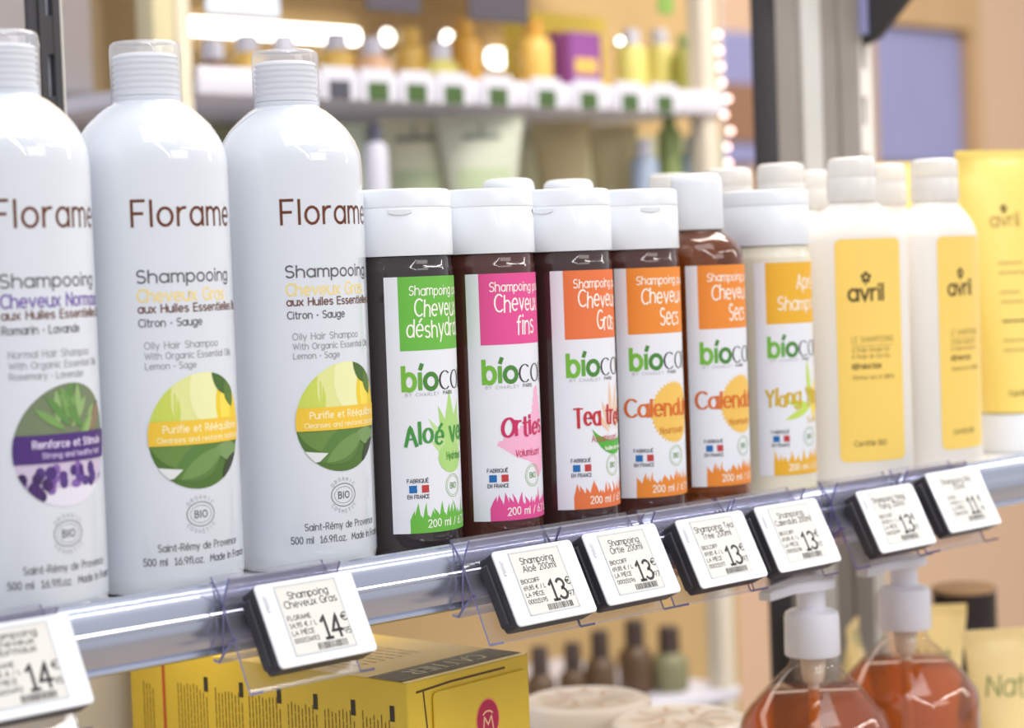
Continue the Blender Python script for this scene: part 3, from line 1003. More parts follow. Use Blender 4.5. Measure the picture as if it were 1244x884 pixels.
def oval_bottle(label, loc, rz):
    t = thing('shampoo_bottle', label, 'bottle', loc, rz, 'oval milky bottles with yellow labels')
    mb = MB()
    # section turns from the oval body to the round neck
    rows = [(1.0, .0000, .90), (1.0, .0010, .96), (1, .0040, 1), (1, .137, 1), (1, .1395, .995)]
    vs, fs, seg = [], [], 64
    prof = [(.0, .90, .0006), (.0, .965, .0012), (.0, 1.0, .0045), (.0, 1.0, .1390), (.02, .992, .1412), (.09, .95, .1445), (.22, .86, .1482), (.40, .74, .1516), (.60, .66, .1547), (.80, .62, .1578), (.94, .6, .1604), (1.0, .60, .1640)]
    rn = .0125
    for mix, sc, z in prof:
        for k in range(seg):
            a = 2 * pi * k / seg
            ax = OA * (sc if mix < .01 else 1) * (1 - mix) + rn * mix
            ay = OB * (sc if mix < .01 else 1) * (1 - mix) + rn * mix
            vs.append((ax * sin(a), -ay * cos(a), z))
    for i in range(len(prof) - 1):
        for k in range(seg):
            j = (k + 1) % seg
            fs.append((i * seg + k, i * seg + j, (i + 1) * seg + j, (i + 1) * seg + k))
    fs.append(tuple(range(seg - 1, -1, -1)))
    mb.add(vs, fs, frost)
    mb.build('bottle_body', t, sharp=60)
    oval_label().build('paper_label', t)
    mb = MB()
    mb.lathe([(.0126, .1612), (.0144, .1612), (.0146, .1618), (.0143, .1740), (.0140, .1748), (.0143, .1756), (.0141, .1832), (.0136, .1852), (.0122, .1862), (.0104, .1864), (.0100, .1858), (0, .1858)], frost_cap, 48)
    mb.lathe([(0, .164), (.0112, .1641), (.0112, .1765), (0, .1768)], mat('pale_neck_plastic', (238, 234, 226), .4), 32)
    mb.build('flip_cap', t)
    return t


A1 = oval_bottle('oval milky bottle with yellow label right of the cream lotion bottle', (.4760, .0270, 0), -.42)
copy_tree(A1, (.5580, .0270, 0), 0.0, 'oval milky bottle with yellow label next to the big yellow tube')
for x, y, rz, txt in ((.5000, .1877, 0, 'frosted bottle cap behind the amber bottle, leftmost of the frosted caps'),
                      (.4850, .1266, 0, 'second frosted cap from the left, behind the milky cream bottle'),
                      (.4797, .0819, 0, 'third frosted cap from the left, above the cream bottle cap'),
                      (.5900, .1446, 0, 'frosted cap half hidden behind the left oval milky bottle'),
                      (.5740, .0760, 0, 'frosted cap peeping between the two oval milky bottles')):
    copy_tree(A1, (x, y, 0), rz, txt)


# ------------------------------------------------------------------ yellow tubes on white caps
tube_y = mat('yellow_tube_plastic', (250, 220, 116), .32, coat=.2, vary=.03, vscale=20)


def squeeze(mb, z0, z1, r, hw, m, seg=40, rows=14, seal=.006, thick=.0012, cx=0.0):
    vs, fs = [], []
    for i in range(rows + 1):
        t = i / rows
        z = z0 + (z1 - seal - z0) * t
        k = t ** 1.15
        ax, ay = r + (hw - r) * k, r * (1 - k) ** .8 + thick * k
        ay = max(ay, thick)
        for q in range(seg):
            a = 2 * pi * q / seg
            vs.append((cx + ax * sin(a), -ay * cos(a), z))
    for zz in (z1 - seal + .0005, z1):
        for q in range(seg):
            a = 2 * pi * q / seg
            vs.append((cx + hw * max(-1, min(1, 1.15 * sin(a))), -thick * .8 * (1 if cos(a) > 0 else -1), zz))
    R = rows + 3
    for i in range(R - 1):
        for q in range(seg):
            j = (q + 1) % seg
            fs.append((i * seg + q, i * seg + j, (i + 1) * seg + j, (i + 1) * seg + q))
    fs.append(tuple(range((R - 1) * seg, R * seg)))
    fs.append(tuple(reversed(range(seg))))
    mb.add(vs, fs, m)

    def s(u, v, l):
        t = max(0, min(1, (v - z0) / (z1 - seal - z0)))
        k = t ** 1.15
        ax, ay = r + (hw - r) * k, max(r * (1 - k) ** .8 + thick * k, thick)
        a = math.asin(max(-1, min(1, u / ax)))
        return (cx + u, -ay * cos(a) - .0003 - l * EPS, v)
    return s


def yellow_tube(label, loc, rz):
    t = thing('cream_tube', label, 'tube', loc, rz, 'yellow tubes standing on white caps')
    mb = MB()
    s = squeeze(mb, .026, .1945, .0205, .0370, tube_y)
    logo_flower(mb, -.006, .157, .0017, s, 1, dk)
    write(mb, 'avril', -.0165, .1455, .0088, .0010, s, 1, ink((168, 140, 70)), width=.0215)
    lt = ink((190, 160, 90))
    for k, (w_, mm) in enumerate(((.018, lt), (.024, lt), (0, lt), (.013, lt), (.016, lt), (0, lt), (.024, dk), (.0, lt), (.020, lt), (.016, lt))):
        if w_:
            z = .122 - k * .0062
            x = -.0135
            while x < -.0135 + w_:
                q = random.uniform(.002, .005)
                ribbon(mb, [(x, z), (min(x + q, -.0135 + w_), z)], .0011, s, 1, mm)
                x += q + .0012
    write(mb, 'Certifié BIO', -.0120, .0370, .0032, .0004, s, 1, dk, width=.021)
    mb.build('tube_body', t, sharp=50)
    mb = MB()
    mb.lathe([(0, 0), (.0195, 0), (.0205, .001), (.0202, .0240), (.0196, .0252), (0, .0252)], white_p, 48)
    mb.build('tube_cap', t)
    return t


YT = yellow_tube('large yellow tube on a white cap at the right edge', (.6640, .0470, 0), -.35)
copy_tree(YT, (.7280, .1560, 0), -.35, 'yellow tube standing behind the oval milky bottles')

# ------------------------------------------------------------------ price tags and their clear holders
face_w = mat('tag_white_plastic', (224, 226, 231), .30, coat=.3)
casing = mat('tag_dark_casing', (62, 60, 66), .42, vary=.06, vscale=60)
paper = mat('tag_screen_grey', (214, 211, 204), .38, vary=.02, vscale=200)
tink = ink((44, 42, 46))
TW, TH = .0509, .0362
holder_m = clear('clear_holder_plastic', (246, 246, 250), .08, .04)
edge_m = mat('violet_plastic_edge', (120, 112, 176), .2, trans=.2, coat=.4)


def price_tag(label, title, brand, unit, code, big, cents, loc, tilt):
    t = thing('price_tag', label, 'price tag', loc, 0, 'electronic price tags on the rail', rx=-tilt)
    mb = MB()
    mb.rbox(-TW / 2 + .0001, TW / 2 - .0001, .0007, .0104, -TH + .0001, -.0001, casing, .0020, 5)
    mb.rbox(-TW / 2 - .0010, -TW / 2 + .004, .0048, .0104, -TH * .93, -TH * .10, casing, .0014, 3)
    mb.build('tag_casing', t)
    mb = MB()
    mb.rbox(-TW / 2, TW / 2, 0, .0012, -TH, 0, face_w, .0022, 5)
    # rim of the recessed screen
    U = lambda a: -TW / 2 + a * TW
    V = lambda c: -c * TH
    s = flat(0)
    u0_, u1_, v0_, v1_ = U(.185), U(.80), V(.06), V(.885)
    rim = mat('tag_rim_shade', (196, 196, 198), .4)
    for a, b_ in (((u0_, v0_), (u1_, v0_)), ((u1_, v0_), (u1_, v1_)), ((u1_, v1_), (u0_, v1_)), ((u0_, v1_), (u0_, v0_))):
        ribbon(mb, [a, b_], .0006, s, 4, rim)
    ff = mb.build('front_frame', t)
    mb = MB()
    fill(mb, rect(u0_, u1_, v1_, v0_), s, 2, paper, step=1)
    cxm = (u0_ + u1_) / 2
    for k, line in enumerate(title):
        L = sum(G.get(c, G[' '])[0] + .2 for c in line) * .0031
        write(mb, line, cxm, V(.225 + .105 * k if len(title) == 2 else .18 + .085 * k), .0030 if len(title) == 2 else .0026, .00040, s, 3, tink, align='c', width=min(L, .0285), gap=.2)
    for k, line in enumerate((brand, unit, 'LA PIÈCE', code)):
        L = sum(G.get(c, G[' '])[0] + .2 for c in line) * .0021
        write(mb, line, U(.215), V(.475 + .09 * k), .0019, .00031, s, 3, tink, width=min(L, .0135))
    # large price with slab feet
    x = U(.525)
    for ch in big:
        for st in lay(ch, x, V(.75), .0094, width=.0034 if ch == '1' else .0048):
            ribbon(mb, st, .00135, s, 3, tink)
        x += .0046 if ch == '1' else .0060
    write(mb, '€', U(.735), V(.575), .0034, .00050, s, 3, tink, width=.0029)
    write(mb, cents, U(.725), V(.735), .0026, .00036, s, 3, tink, width=.0034)
    x = U(.42)
    while x < U(.72):
        w_ = random.choice([.0002, .0003, .0005])
        fill(mb, rect(x, x + w_, V(.865), V(.785)), s, 3, tink, step=1)
        x += w_ + random.choice([.0002, .0003, .0004])
    mb.build('screen', t)
    mb = MB()
    mb.rbox(U(.052), U(.092), -.0006, .0002, V(.335), V(.115), face_w, .0009, 4)
    mb.rbox(U(.060), U(.084), -.0009, -.0005, V(.30), V(.15), mat('button_shade', (206, 206, 210), .35), .0006, 4)
    mb.build('push_button', ff)
    return t


def strip_poly(pts, th):
    """closed outline of a thin bent sheet"""
    n = len(pts)
    a, b_ = [], []
    for i in range(n):
        p, q = pts[max(i - 1, 0)], pts[min(i + 1, n - 1)]
        dx, dy = q[0] - p[0], q[1] - p[1]
        L = math.hypot(dx, dy)
        nx, ny = -dy / L * th / 2, dx / L * th / 2
        a.append((pts[i][0] + nx, pts[i][1] + ny))
        b_.append((pts[i][0] - nx, pts[i][1] - ny))
    return a + b_[::-1]


def holder(label, loc):
    t = thing('tag_holder', label, 'tag holder', loc, 0, 'clear tag holders clipped on the rail')
    mb = MB()
    x0, x1 = -.0325, .0252

    lip = clear('tinted_holder_lip', (230, 229, 236), .08, .24, (206, 203, 214))

    def sheet(pts, th=.0012, m=holder_m):
        for a, b_ in zip(pts, pts[1:]):
            mb.extrude(strip_poly([a, b_], th), x0, x1, m, edge_m)
    sheet([(-.0045, .0080), (-.0125, -.0026), (-.0112, -.0225), (-.0080, -.0268)])
    sheet([(-.0080, -.0268), (-.0040, -.0262)])
    sheet([(-.0080, -.0268), (-.0178, -.0165), (-.0208, -.0160)])
    sheet([(-.0125, -.0026), (-.0150, .0040)])
    sheet([(-.0150, .0040), (-.0172, .0085)], .0012, lip)
    sheet([(-.0122, -.0024), (-.0282, -.0375)], .0011)
    sheet([(-.0282, -.0375), (-.0375, -.0352)], .0011)
    mb.build('clip_profile', t, sharp=20)
    return t


XT = [-.1105, .0267, .1589, .2171, .2827, .3431, .4287, .4930]
DZ = [.0023, .0008, -.0015, -.0002, -.0010, -.0009, -.0015, .0021]
INFO = [(['Shampoing', 'Cheveux', 'Normaux'], 'FLORAME', '14,95 € / L', '00003492', '14', '95', 'price tag at the lower left corner showing 14.95'),
        (['Shampoing', 'Cheveux Gras'], 'FLORAME', '14,95 € / L', '00003493', '14', '95', 'price tag reading Shampoing Cheveux Gras below the tall white bottles'),
        (['Shampoing', 'Aloé 200ml'], 'BIOCOIFF', '69,85 € / L', '00015195', '13', '97', 'price tag reading Shampoing Aloé 200ml'),
        (['Shampoing', 'Ortie 200ml'], 'BIOCOIFF', '69,85 € / L', '00015196', '13', '97', 'price tag reading Shampoing Ortie 200ml'),
        (['Shampoing Tea', 'Tree 200ml'], 'BIOCOIFF', '69,85 € / L', '00015197', '13', '97', 'price tag reading Shampoing Tea Tree 200ml'),
        (['Shampoing', 'Calendula 200ml'], 'BIOCOIFF', '69,85 € / L', '00015198', '13', '97', 'price tag reading Shampoing Calendula 200ml'),
        (['Shampoing Ylang', 'Ylang 200ml'], 'BIOCOIFF', '69,85 € / L', '00015199', '13', '97', 'price tag reading Shampoing Ylang Ylang 200ml'),
        (['Shampoing Bio', '250ml'], 'AVRIL', '47,80 € / L', '00014220', '11', '95', 'price tag showing 11.95 at the right end of the row')]
WHO = ['lower left 14.95 price tag', 'Cheveux Gras price tag', 'Aloé price tag', 'Ortie price tag', 'Tea Tree price tag', 'Calendula price tag', 'Ylang Ylang price tag', 'rightmost 11.95 price tag']
H0 = None
for x, dz, inf, who in zip(XT, DZ, INFO, WHO):
    price_tag(inf[6], inf[0], inf[1], inf[2], inf[3], inf[4], inf[5], (x, -.0238, .0046 + dz), .472)
    lb = 'clear plastic rail clip behind the ' + who
    if H0 is None:
        H0 = holder(lb, (x, 0, 0))
    else:
        copy_tree(H0, (x, 0, dz * .3 if dz > 0 else 0), None, lb)

# ------------------------------------------------------------------ yellow carton on the lower shelf
BW, BD, BH = .0865, .2050, .1740
card = mat('yellow_card', (222, 188, 56), .42, vary=.05, vscale=40, coat=.1)
inkc = ink((132, 108, 38))
carton = thing('cardboard_box', 'yellow printed carton with dark name band on top below the price tags', 'box', (.1235, .0260, LOWZ + .0003), rad(5))
mb = MB()
mb.rbox(0, BW, 0, BD, 0, BH, card, .0012, 3, 'z')
# long side with columns of fine print running down
inkc = ink((132, 108, 38))
sl = lambda u, v, l: (-.0001 - l * EPS, u, v)
for (u0_, n, top, big_) in ((.010, 9, .158, True), (.036, 9, .160, True), (.062, 9, .162, True), (.088, 10, .158, True), (.116, 9, .162, True), (.186, 4, .166, False), (.143, 10, .16, True)):
    for k in range(n):
        u = u0_ + k * .0025
        z = BH - .016 - random.uniform(0, .004) if k else BH - .022
        while z > BH - .150:
            q = random.uniform(.002, .007)
            ribbon(mb, [(u, z), (u, z - q)], .0007, sl, 1, inkc)
            z -= q + .0010
    if big_:
        fill(mb, rect(u0_ - .0012, u0_ + .0018, BH - .019, BH - .0115), sl, 2, ink((54, 46, 36)))
ribbon(mb, [(.1770, .001), (.1770, BH - .001)], .0022, sl, 1, ink((190, 78, 40)))
# top
tp = lambda u, v, l: (u, v, BH + .0001 + l * EPS)
fill(mb, rect(.0005, BW - .0005, .0045, .0265), tp, 1, ink((66, 58, 42)))
for v_ in (.0072, .0240):
    ribbon(mb, [(.004, v_), (BW - .004, v_)], .0004, tp, 2, ink((190, 176, 120)))
rev = lambda u, v, l: tp(BW - u, .0305 - v, l)
write(mb, 'CATTIER', .018, .0098, .0105, .0017, rev, 3, ink((240, 234, 206)), width=.050, nib=.5, gap=.26)
for k in range(9):
    u = .012 + .006 * k
    z = .05
    while z < .16:
        q = random.uniform(.003, .009)
        ribbon(mb, [(u, z), (u, z + q)], .0009, tp, 1, inkc)
        z += q + .002
# front flap: tucked edge, side gap, round seal
ft = lambda u, v, l: (u, -.0001 - l * EPS, v)
gap = ink((86, 62, 26))
ribbon(mb, [(.006, BH - .0052), (.030, BH - .0040), (.068, BH - .0040)], .0011, ft, 1, gap)
ribbon(mb, [(.0105, BH - .0055), (.0130, BH - .029), (.0140, .02)], .0009, ft, 1, gap)
mb.build('printed_carton', carton)
mb = MB()
mb.rbox(.016, BW - .003, -.0016, -.0003, .004, BH - .0068, card, .003, 4)
ft = lambda u, v, l: (u, -.00165 - l * EPS, v)
fill(mb, ell(.053, BH - .0265, .0085, .0105, 30), ft, 1, ink((228, 136, 92)))
fill(mb, ell(.053, BH - .0265, .0077, .0096, 30), ft, 2, ink((176, 34, 74)))
for pts in ([(.0495, BH - .032), (.0505, BH - .025), (.053, BH - .029), (.0555, BH - .025), (.0568, BH - .032)], A(.053, BH - .0245, .0035, .0022, 20, 160)):
    ribbon(mb, pts, .0008, ft, 3, ink((240, 190, 150)))
mb.build('front_flap', carton)
pale_card = thing('cardboard_box', 'plain pale grey carton behind the left end of the yellow carton', 'box', (-.03, .243, LOWZ + .0003), 0)
mb = MB(); mb.rbox(0, .160, 0, .045, 0, .190, mat('pale_grey_card', (206, 200, 190), .6, vary=.05, vscale=30), .0015, 3, 'z'); mb.build('carton_body', pale_card)
mb = MB(); mb.rbox(.004, .156, -.0012, .0002, .172, .188, mat('pale_grey_card', (206, 200, 190), .6), .002, 3); mb.build('tuck_flap', pale_card)

# ------------------------------------------------------------------ pump bottles
clear_b = clear('clear_bottle_plastic', (248, 244, 240), .05, .015)
liq = clear('amber_liquid', (238, 172, 60), .05, .26, (214, 118, 20))
pump_w = mat('pump_white_plastic', (226, 224, 232), .30, coat=.2)
Z = LOWZ


def pump_bottle(label, loc, rz):
    t = thing('pump_bottle', label, 'bottle', (loc[0], loc[1], LOWZ), rz, 'amber pump bottles on the lower shelf')
    mb = MB()
    h = -LOWZ
    pr = [(0, .0012), (.034, .0006), (.0395, .0030), (.0420, .0090), (.0420, h - .133), (.0414, h - .128), (.0398, h - .1235), (.0360, h - .118), (.0265, h - .1075), (.0160, h - .0975), (.0135, h - .0950), (.0125, h - .0925), (.0125, h - .0880)]
    mb.lathe(pr, clear_b, 64)
    mb.build('bottle_body', t)
    mb = MB()
    i = .0008
    mb.lathe([(0, .0025), (.034, .0022), (.0388, .0042), (.0420 - i, .0098), (.0420 - i, h - .1335), (.0413 - i, h - .1284), (.0396 - i, h - .1240), (.0358 - i, h - .1186), (.0262 - i, h - .1085), (.0250 - i, h - .1079), (0, h - .1079)], liq, 64)
    mb.build('liquid', t)
    mb = MB()
    mb.lathe([(.0128, h - .0890), (.0150, h - .0890), (.0154, h - .0882), (.0152, h - .0680), (.0146, h - .0655), (.0120, h - .0640), (.0084, h - .0634), (.0080, h - .0630), (.0080, h - .0520), (0, h - .0520)], pump_w, 48)
    mb.build('pump_collar', t)
    mb = MB()
    N = 24
    out = []
    for k in range(13):
        a = rad(-90 + 180 * k / 12)
        out.append((.0165 * cos(a), .0120 * sin(a)))
    out += [(-.008, .0105), (-.022, .0062), (-.040, .0040), (-.040, -.0040), (-.022, -.0062), (-.008, -.0105)]
    n = len(out)
    vs = [(x, y, h - .0520 - (.0018 if x < -.03 else 0)) for x, y in out] + [(x, y, h - .0478 - (.0016 if x < -.03 else 0)) for x, y in out] + [(x * .93, y * .9, h - .0468 - (.0016 if x < -.03 else 0)) for x, y in out]
    fs = [(r * n + k, r * n + (k + 1) % n, (r + 1) * n + (k + 1) % n, (r + 1) * n + k) for r in range(2) for k in range(n)]
    fs += [tuple(reversed(range(n))), tuple(range(2 * n, 3 * n))]
    mb.add(vs, fs, pump_w)
    mb.build('pump_head', t)
    mb = MB()
    mb.tube([(0, 0, h - .088), (0, 0, h - .15), (.002, 0, .02)], .0030, mat('dip_tube_plastic', (240, 226, 206), .3, sss=.3), 12)
    mb.lathe([(0, h - .104), (.0052, h - .104), (.0064, h - .100), (.0072, h - .0885), (0, h - .0885)], mat('dip_tube_plastic', (240, 226, 206), .3, sss=.3), 24)
    mb.build('dip_tube', t)
    return t


PB = pump_bottle('nearer amber pump bottle, white pump under the Calendula price tag', (.405, .0100), 0.0)
copy_tree(PB, (.5015, .0170, LOWZ), 0.0, 'farther amber pump bottle in front of the small yellow tubes')

# ------------------------------------------------------------------ jars, small tubes, black-capped jar
jar_b = mat('grey_green_jar', (176, 178, 158), .35, vary=.06, vscale=30)
jar_l = mat('cream_jar_lid', (244, 234, 224), .3, coat=.3)


def jar(label, loc):
    t = thing('cosmetic_jar', label, 'jar', (loc[0], loc[1], LOWZ), 0, 'flat lidded jars on the lower shelf')
    mb = MB(); mb.lathe([(0, .001), (.038, 0), (.0405, .002), (.0405, .066), (.0385, .068), (0, .068)], jar_b, 56); mb.build('jar_body', t)
    mb = MB(); mb.lathe([(.0407, .0665), (.0432, .0665), (.0436, .068), (.0436, .0765), (.0424, .0795), (.0385, .0812), (.037, .0808), (0, .0812)], jar_l, 56)
    s = lambda u, v, l: (u, v, .0813 + l * EPS)
    sw = ink((216, 188, 164))
    for k in range(9):
        a = 2 * pi * k / 9
        ribbon(mb, [(.012 * cos(a), .012 * sin(a)), (.022 * cos(a + .5), .022 * sin(a + .5)), (.031 * cos(a + .35), .031 * sin(a + .35))], .003, s, 1, sw)
    mb.build('jar_lid', t)
    return t


J = jar('nearer cream-lidded jar left of the pump bottles', (.4620, .1600))
copy_tree(J, (.4690, .2500, LOWZ), 0.4, 'farther cream-lidded jar beside the yellow carton')

tube_s = mat('pale_yellow_tube', (252, 224, 156), .38, coat=.15)


def small_tube(label, loc, rz, top=.112):
    t = thing('cream_tube', label, 'tube', (loc[0], loc[1], LOWZ), rz, 'small pale yellow tubes on the lower shelf')
    mb = MB()
    s = squeeze(mb, .014, top, .0165, .0265, tube_s, seal=.008)
    write(mb, 'Nat', -.014, .068, .014, .0012, s, 1, ink((124, 140, 70)), width=.026, slant=.15, wob=.06)
    mb.build('tube_body', t, sharp=50)
    mb = MB(); mb.lathe([(0, 0), (.0155, 0), (.0165, .001), (.0160, .0135), (0, .0138)], white_p, 32); mb.build('tube_cap', t)
    return t


ST = small_tube('small pale yellow tube at the lower right corner', (.690, .075), -.6)
copy_tree(ST, (.742, .168, LOWZ), -.75, 'small pale yellow tube between pump bottle and the corner tube')
small_tube('small yellow tube glimpsed left of the farther pump bottle neck', (.775, .262), .5, .086)
bj = thing('cosmetic_jar', 'black jar with tan lid behind the small yellow tubes', 'jar', (.880, .232, LOWZ))
mb = MB(); mb.lathe([(0, 0), (.024, 0), (.025, .002), (.025, .1), (0, .1)], mat('black_glass', (42, 30, 30), .2), 40); mb.build('jar_body', bj)
mb = MB(); mb.lathe([(.0252, .0985), (.0256, .099), (.0254, .1015), (.0235, .1025), (0, .1025)], mat('tan_lid', (176, 140, 104), .5), 40); mb.build('jar_lid', bj)

# ------------------------------------------------------------------ shelving across the aisle
unit = thing('shelving_unit', 'blurred shelving across the aisle with white-edged shelves and tan back', 'shelf', (0, 0, -1.3))
YF_, YB_ = .85, 1.15
XL, XR = .605, 1.335
bd = mat('white_shelf_edge', (214, 212, 224), .4, vary=.10, vscale=18)
mb = MB(); mb.box(.704, 1.69, YB_, YB_ + .02, 0, 2.3, gold_panel); mb.build('back_panel', unit)
mb = MB(); mb.box(.704, 1.69, YB_ - .0022, YB_ - .0002, 1.3 + .131, 1.3 + .297, mat('sage_backing', (178, 176, 142), .6, rgb2=(150, 150, 116), vscale=9)); mb.build('lower_backing', unit)
for z, nm in ((.130, 'shelf_board'), (.312, 'shelf_board'), (.500, 'shelf_board'), (-.362, 'shelf_board')):
    mb = MB(); mb.rbox(XL, XR, YF_, YB_, 1.3 + z - .014, 1.3 + z, bd, .002, 2, 'x'); mb.build('shelf_board', unit)
mb = MB(); mb.rbox(XL, XR, YF_ - .006, YF_ - .0005, 1.3 + .297, 1.3 + .323, bd, .002, 2, 'x'); mb.build('price_rail', unit)
mb = MB()
mb.rbox(.564, .588, .852, .880, 0, 2.3, mat('olive_post', (206, 194, 156), .5, vary=.15, vscale=9), .003, 2, 'z')
mb.rbox(.588, .6040, .850, .880, 0, 2.3, cream, .003, 2, 'z')
mb.build('end_post', unit)
mb = MB(); mb.rbox(1.306, 1.330, .851, .875, 0, 2.3, mat('pale_post', (214, 204, 186), .45, vary=.06), .003, 2, 'z'); mb.build('front_post', unit)

# small shelf tags along the rail across the aisle
g_dark = mat('dark_green_print', (66, 92, 44), .5)
n_dark = mat('dark_grey_print', (72, 72, 84), .5)
first = None
words_ = ['leftmost', 'second', 'third', 'fourth', 'fifth', 'sixth', 'seventh', 'eighth', 'ninth']
for k, (px, py) in enumerate(((412, 109), (459, 111), (506, 114), (551, 115), (605, 119), (664, 119), (715, 121), (765, 122), (807, 124))):
    p = at(px, py, .842)
    lb = words_[k] + ' small blurred tag from the left on the rail across the aisle'
    t = thing('shelf_tag', lb, 'price tag', (p.x, YF_ - .0062, .313), 0, 'small blurred tags across the aisle')
    mb = MB(); mb.rbox(-.021, .021, -.0025, 0, -.017, .015, bd, .002, 2); mb.build('tag_card', t)
    mb = MB(); mb.rbox(-.0130, .0130, -.0035, -.0024, -.0160, .002, n_dark if k < 1 else g_dark, .001, 2); mb.build('print_block', t)

# sage green tubes under that rail
sage = mat('sage_tube', (192, 196, 178), .4, vary=.05, vscale=12)
sage2 = mat('grey_sage_tube', (178, 186, 164), .4, vary=.08, vscale=12)


def bg_tube(label, px, hw, m, y, top, printed=True, rz=-.55):
    p = at(px, 180, y)
    t = thing('cream_tube', label, 'tube', (p.x, y, .130), rz, 'sage tubes across the aisle')
    mb = MB()
    s = squeeze(mb, .012, top - .130, hw * .62, hw, m, rows=8, seg=28)
    if printed:
        q = top - .130
        k = ink((120, 126, 112))
        ribbon(mb, [(-.018, q - .022), (.018, q - .022)], .006, s, 1, k)
        ribbon(mb, [(0, q - .008), (0, q - .018)], .0025, s, 1, k)
        fill(mb, rect(-hw * .6, hw * .6, q - .075, q - .055), s, 1, ink((172, 186, 150)))
    mb.build('tube_body', t, sharp=50)
    mb = MB(); mb.lathe([(0, 0), (hw * .6, 0), (hw * .6, .0118), (0, .012)], white_p, 28); mb.build('tube_cap', t)
    return t


bg_tube('widest pale sage tube across the aisle, right one of the two printed ones', 584, .046, sage, .875, .289)
bg_tube('pale sage tube across the aisle, left of the widest one', 503, .038, mat('sand_sage_tube', (208, 208, 180), .4, vary=.06), .925, .290)
bg_tube('grey green tube across the aisle beside the third tall white bottle', 420, .034, sage2, .895, .279, False)
bg_tube('olive tube across the aisle, right of the widest sage tube', 682, .034, mat('olive_tube', (166, 162, 122), .45, rgb2=(190, 166, 120), vscale=18), .93, .292, False)
bg_tube('tan tube across the aisle above the domed white caps', 745, .030, mat('tan_tube', (186, 178, 136), .45, rgb2=(200, 182, 134), vscale=18), .94, .290, False)


def bg_bottle(name, label, px, py0, base, y, r, m, capm, top=None, cap=.018, group='blurred bottles across the aisle', cr=.55):
    p = at(px, py0, y)
    t = thing(name, label, 'bottle', (p.x, y, base), 0, group)
    h = (top if top else p.z) - base
    mb = MB(); mb.lathe([(0, 0), (r * .92, 0), (r, .003), (r, h - cap - r * .5), (r * .8, h - cap - r * .2), (r * cr, h - cap), (0, h - cap)], m, 28); mb.build('bottle_body', t)
    mb = MB(); mb.lathe([(0, h - cap + .0002), (r * cr * 1.05, h - cap + .0002), (r * cr, h - .002), (r * cr * .85, h), (0, h)], capm, 24); mb.build('bottle_cap', t)
    return t


olv = mat('green_glass', (140, 158, 96), .3)
blu = mat('pale_blue_plastic', (176, 190, 214), .35)
bg_bottle('cosmetic_bottle', 'slim blue grey bottle across the aisle between the domed cap and frosted cap', 782, 170, .130, .89, .016, mat('blue_grey_plastic', (150, 164, 186), .35), bd)
bg_bottle('cosmetic_bottle', 'slim green bottle across the aisle above the leftmost frosted cap', 812, 135, .130, .90, .014, olv, olv)
bg_bottle('cosmetic_bottle', 'pale blue bottle across the aisle left of the glint strand', 842, 165, .130, .89, .018, blu, blu)
bg_bottle('cosmetic_bottle', 'dark capped tube-like bottle beside the third tall white bottle across the aisle', 455, 150, .130, .87, .012, mat('lilac_plastic', (196, 196, 210), .35), mat('dusk_cap', (88, 88, 108), .4))
# upper shelf across the aisle
amb = mat('honey_bottle', (214, 160, 62), .3, vary=.2, vscale=12)
amb2 = mat('golden_bottle', (226, 184, 92), .3, vary=.2, vscale=12)
lim = mat('lime_bottle', (224, 214, 120), .3, vary=.1, vscale=12)
ob = mat('brown_bottle', (134, 96, 60), .35, vary=.2, vscale=12)
for k, (px, py, r, m, c_, dsc) in enumerate(((258, 70, .018, ob, bd, 'small brown bottle at the left end of the lit shelf across the aisle'),
                                            (300, 62, .020, amb2, bd, 'golden bottle under the bright light strip, left of its middle'),
                                            (345, 62, .019, ob, bd, 'brown bottle under the bright light strip, beside the third white bottle cap'),
                                            (408, 60, .021, amb2, bd, 'golden bottle just right of the third white bottle cap, across the aisle'),
                                            (452, 66, .020, mat('peach_bottle', (222, 176, 140), .35), bd, 'peach coloured bottle across the aisle under the round lamps'),
                                            (497, 54, .020, amb2, amb2, 'golden bottle under the second round lamp across the aisle'),
                                            (535, 72, .019, lim, bd, 'pale lime bottle left of the bright square lamp across the aisle'),
                                            (562, 44, .020, amb, amb, 'tall honey bottle left of the bright square lamp'),
                                            (648, 44, .020, amb2, amb, 'tall golden bottle right of the bright square lamp'),
                                            (676, 58, .018, amb, amb, 'honey coloured bottle left of the purple box'),
                                            (766, 56, .018, lim, bd, 'left one of two yellow green bottles under the round white lamp'),
                                            (800, 56, .018, lim, bd, 'right one of two yellow green bottles under the round white lamp'),
                                            (832, 62, .016, mat('olive_bottle', (166, 166, 84), .4), olv, 'olive bottle at the right end of the lit shelf'))):
    bg_bottle('oil_bottle', dsc, px, py - 20, .312, .93 + .03 * (k % 2), r, m, c_, group='bottles on the lit shelf across the aisle')


def bg_box(label, px0, px1, y, base, top_py, m, dpt=.05):
    a, b_ = at(px0, top_py, y), at(px1, top_py, y)
    t = thing('carton', label, 'box', (a.x, y, base), 0, 'blurred cartons across the aisle')
    h = a.z - base
    mb = MB(); mb.rbox(0, b_.x - a.x, 0, dpt, 0, h, m, .0015, 2, 'z'); mb.build('carton_body', t)
    mb = MB(); mb.rbox(.006, b_.x - a.x - .008, -.0012, .0002, h * .40, h * .62, amb2, .001, 2); mb.build('front_sticker', t)
    return t


bg_box('purple carton on the lit shelf across the aisle', 692, 730, .90, .312, 38, mat('purple_card', (136, 72, 140), .5))
bg_box('long yellow carton on the lit shelf across the aisle, behind the purple one', 646, 735, 1.00, .312, 14, mat('bright_yellow_card', (255, 226, 92), .5))
# dark and pale cartons hanging in front of the top shelf
bk = mat('charcoal_card', (78, 72, 80), .5)


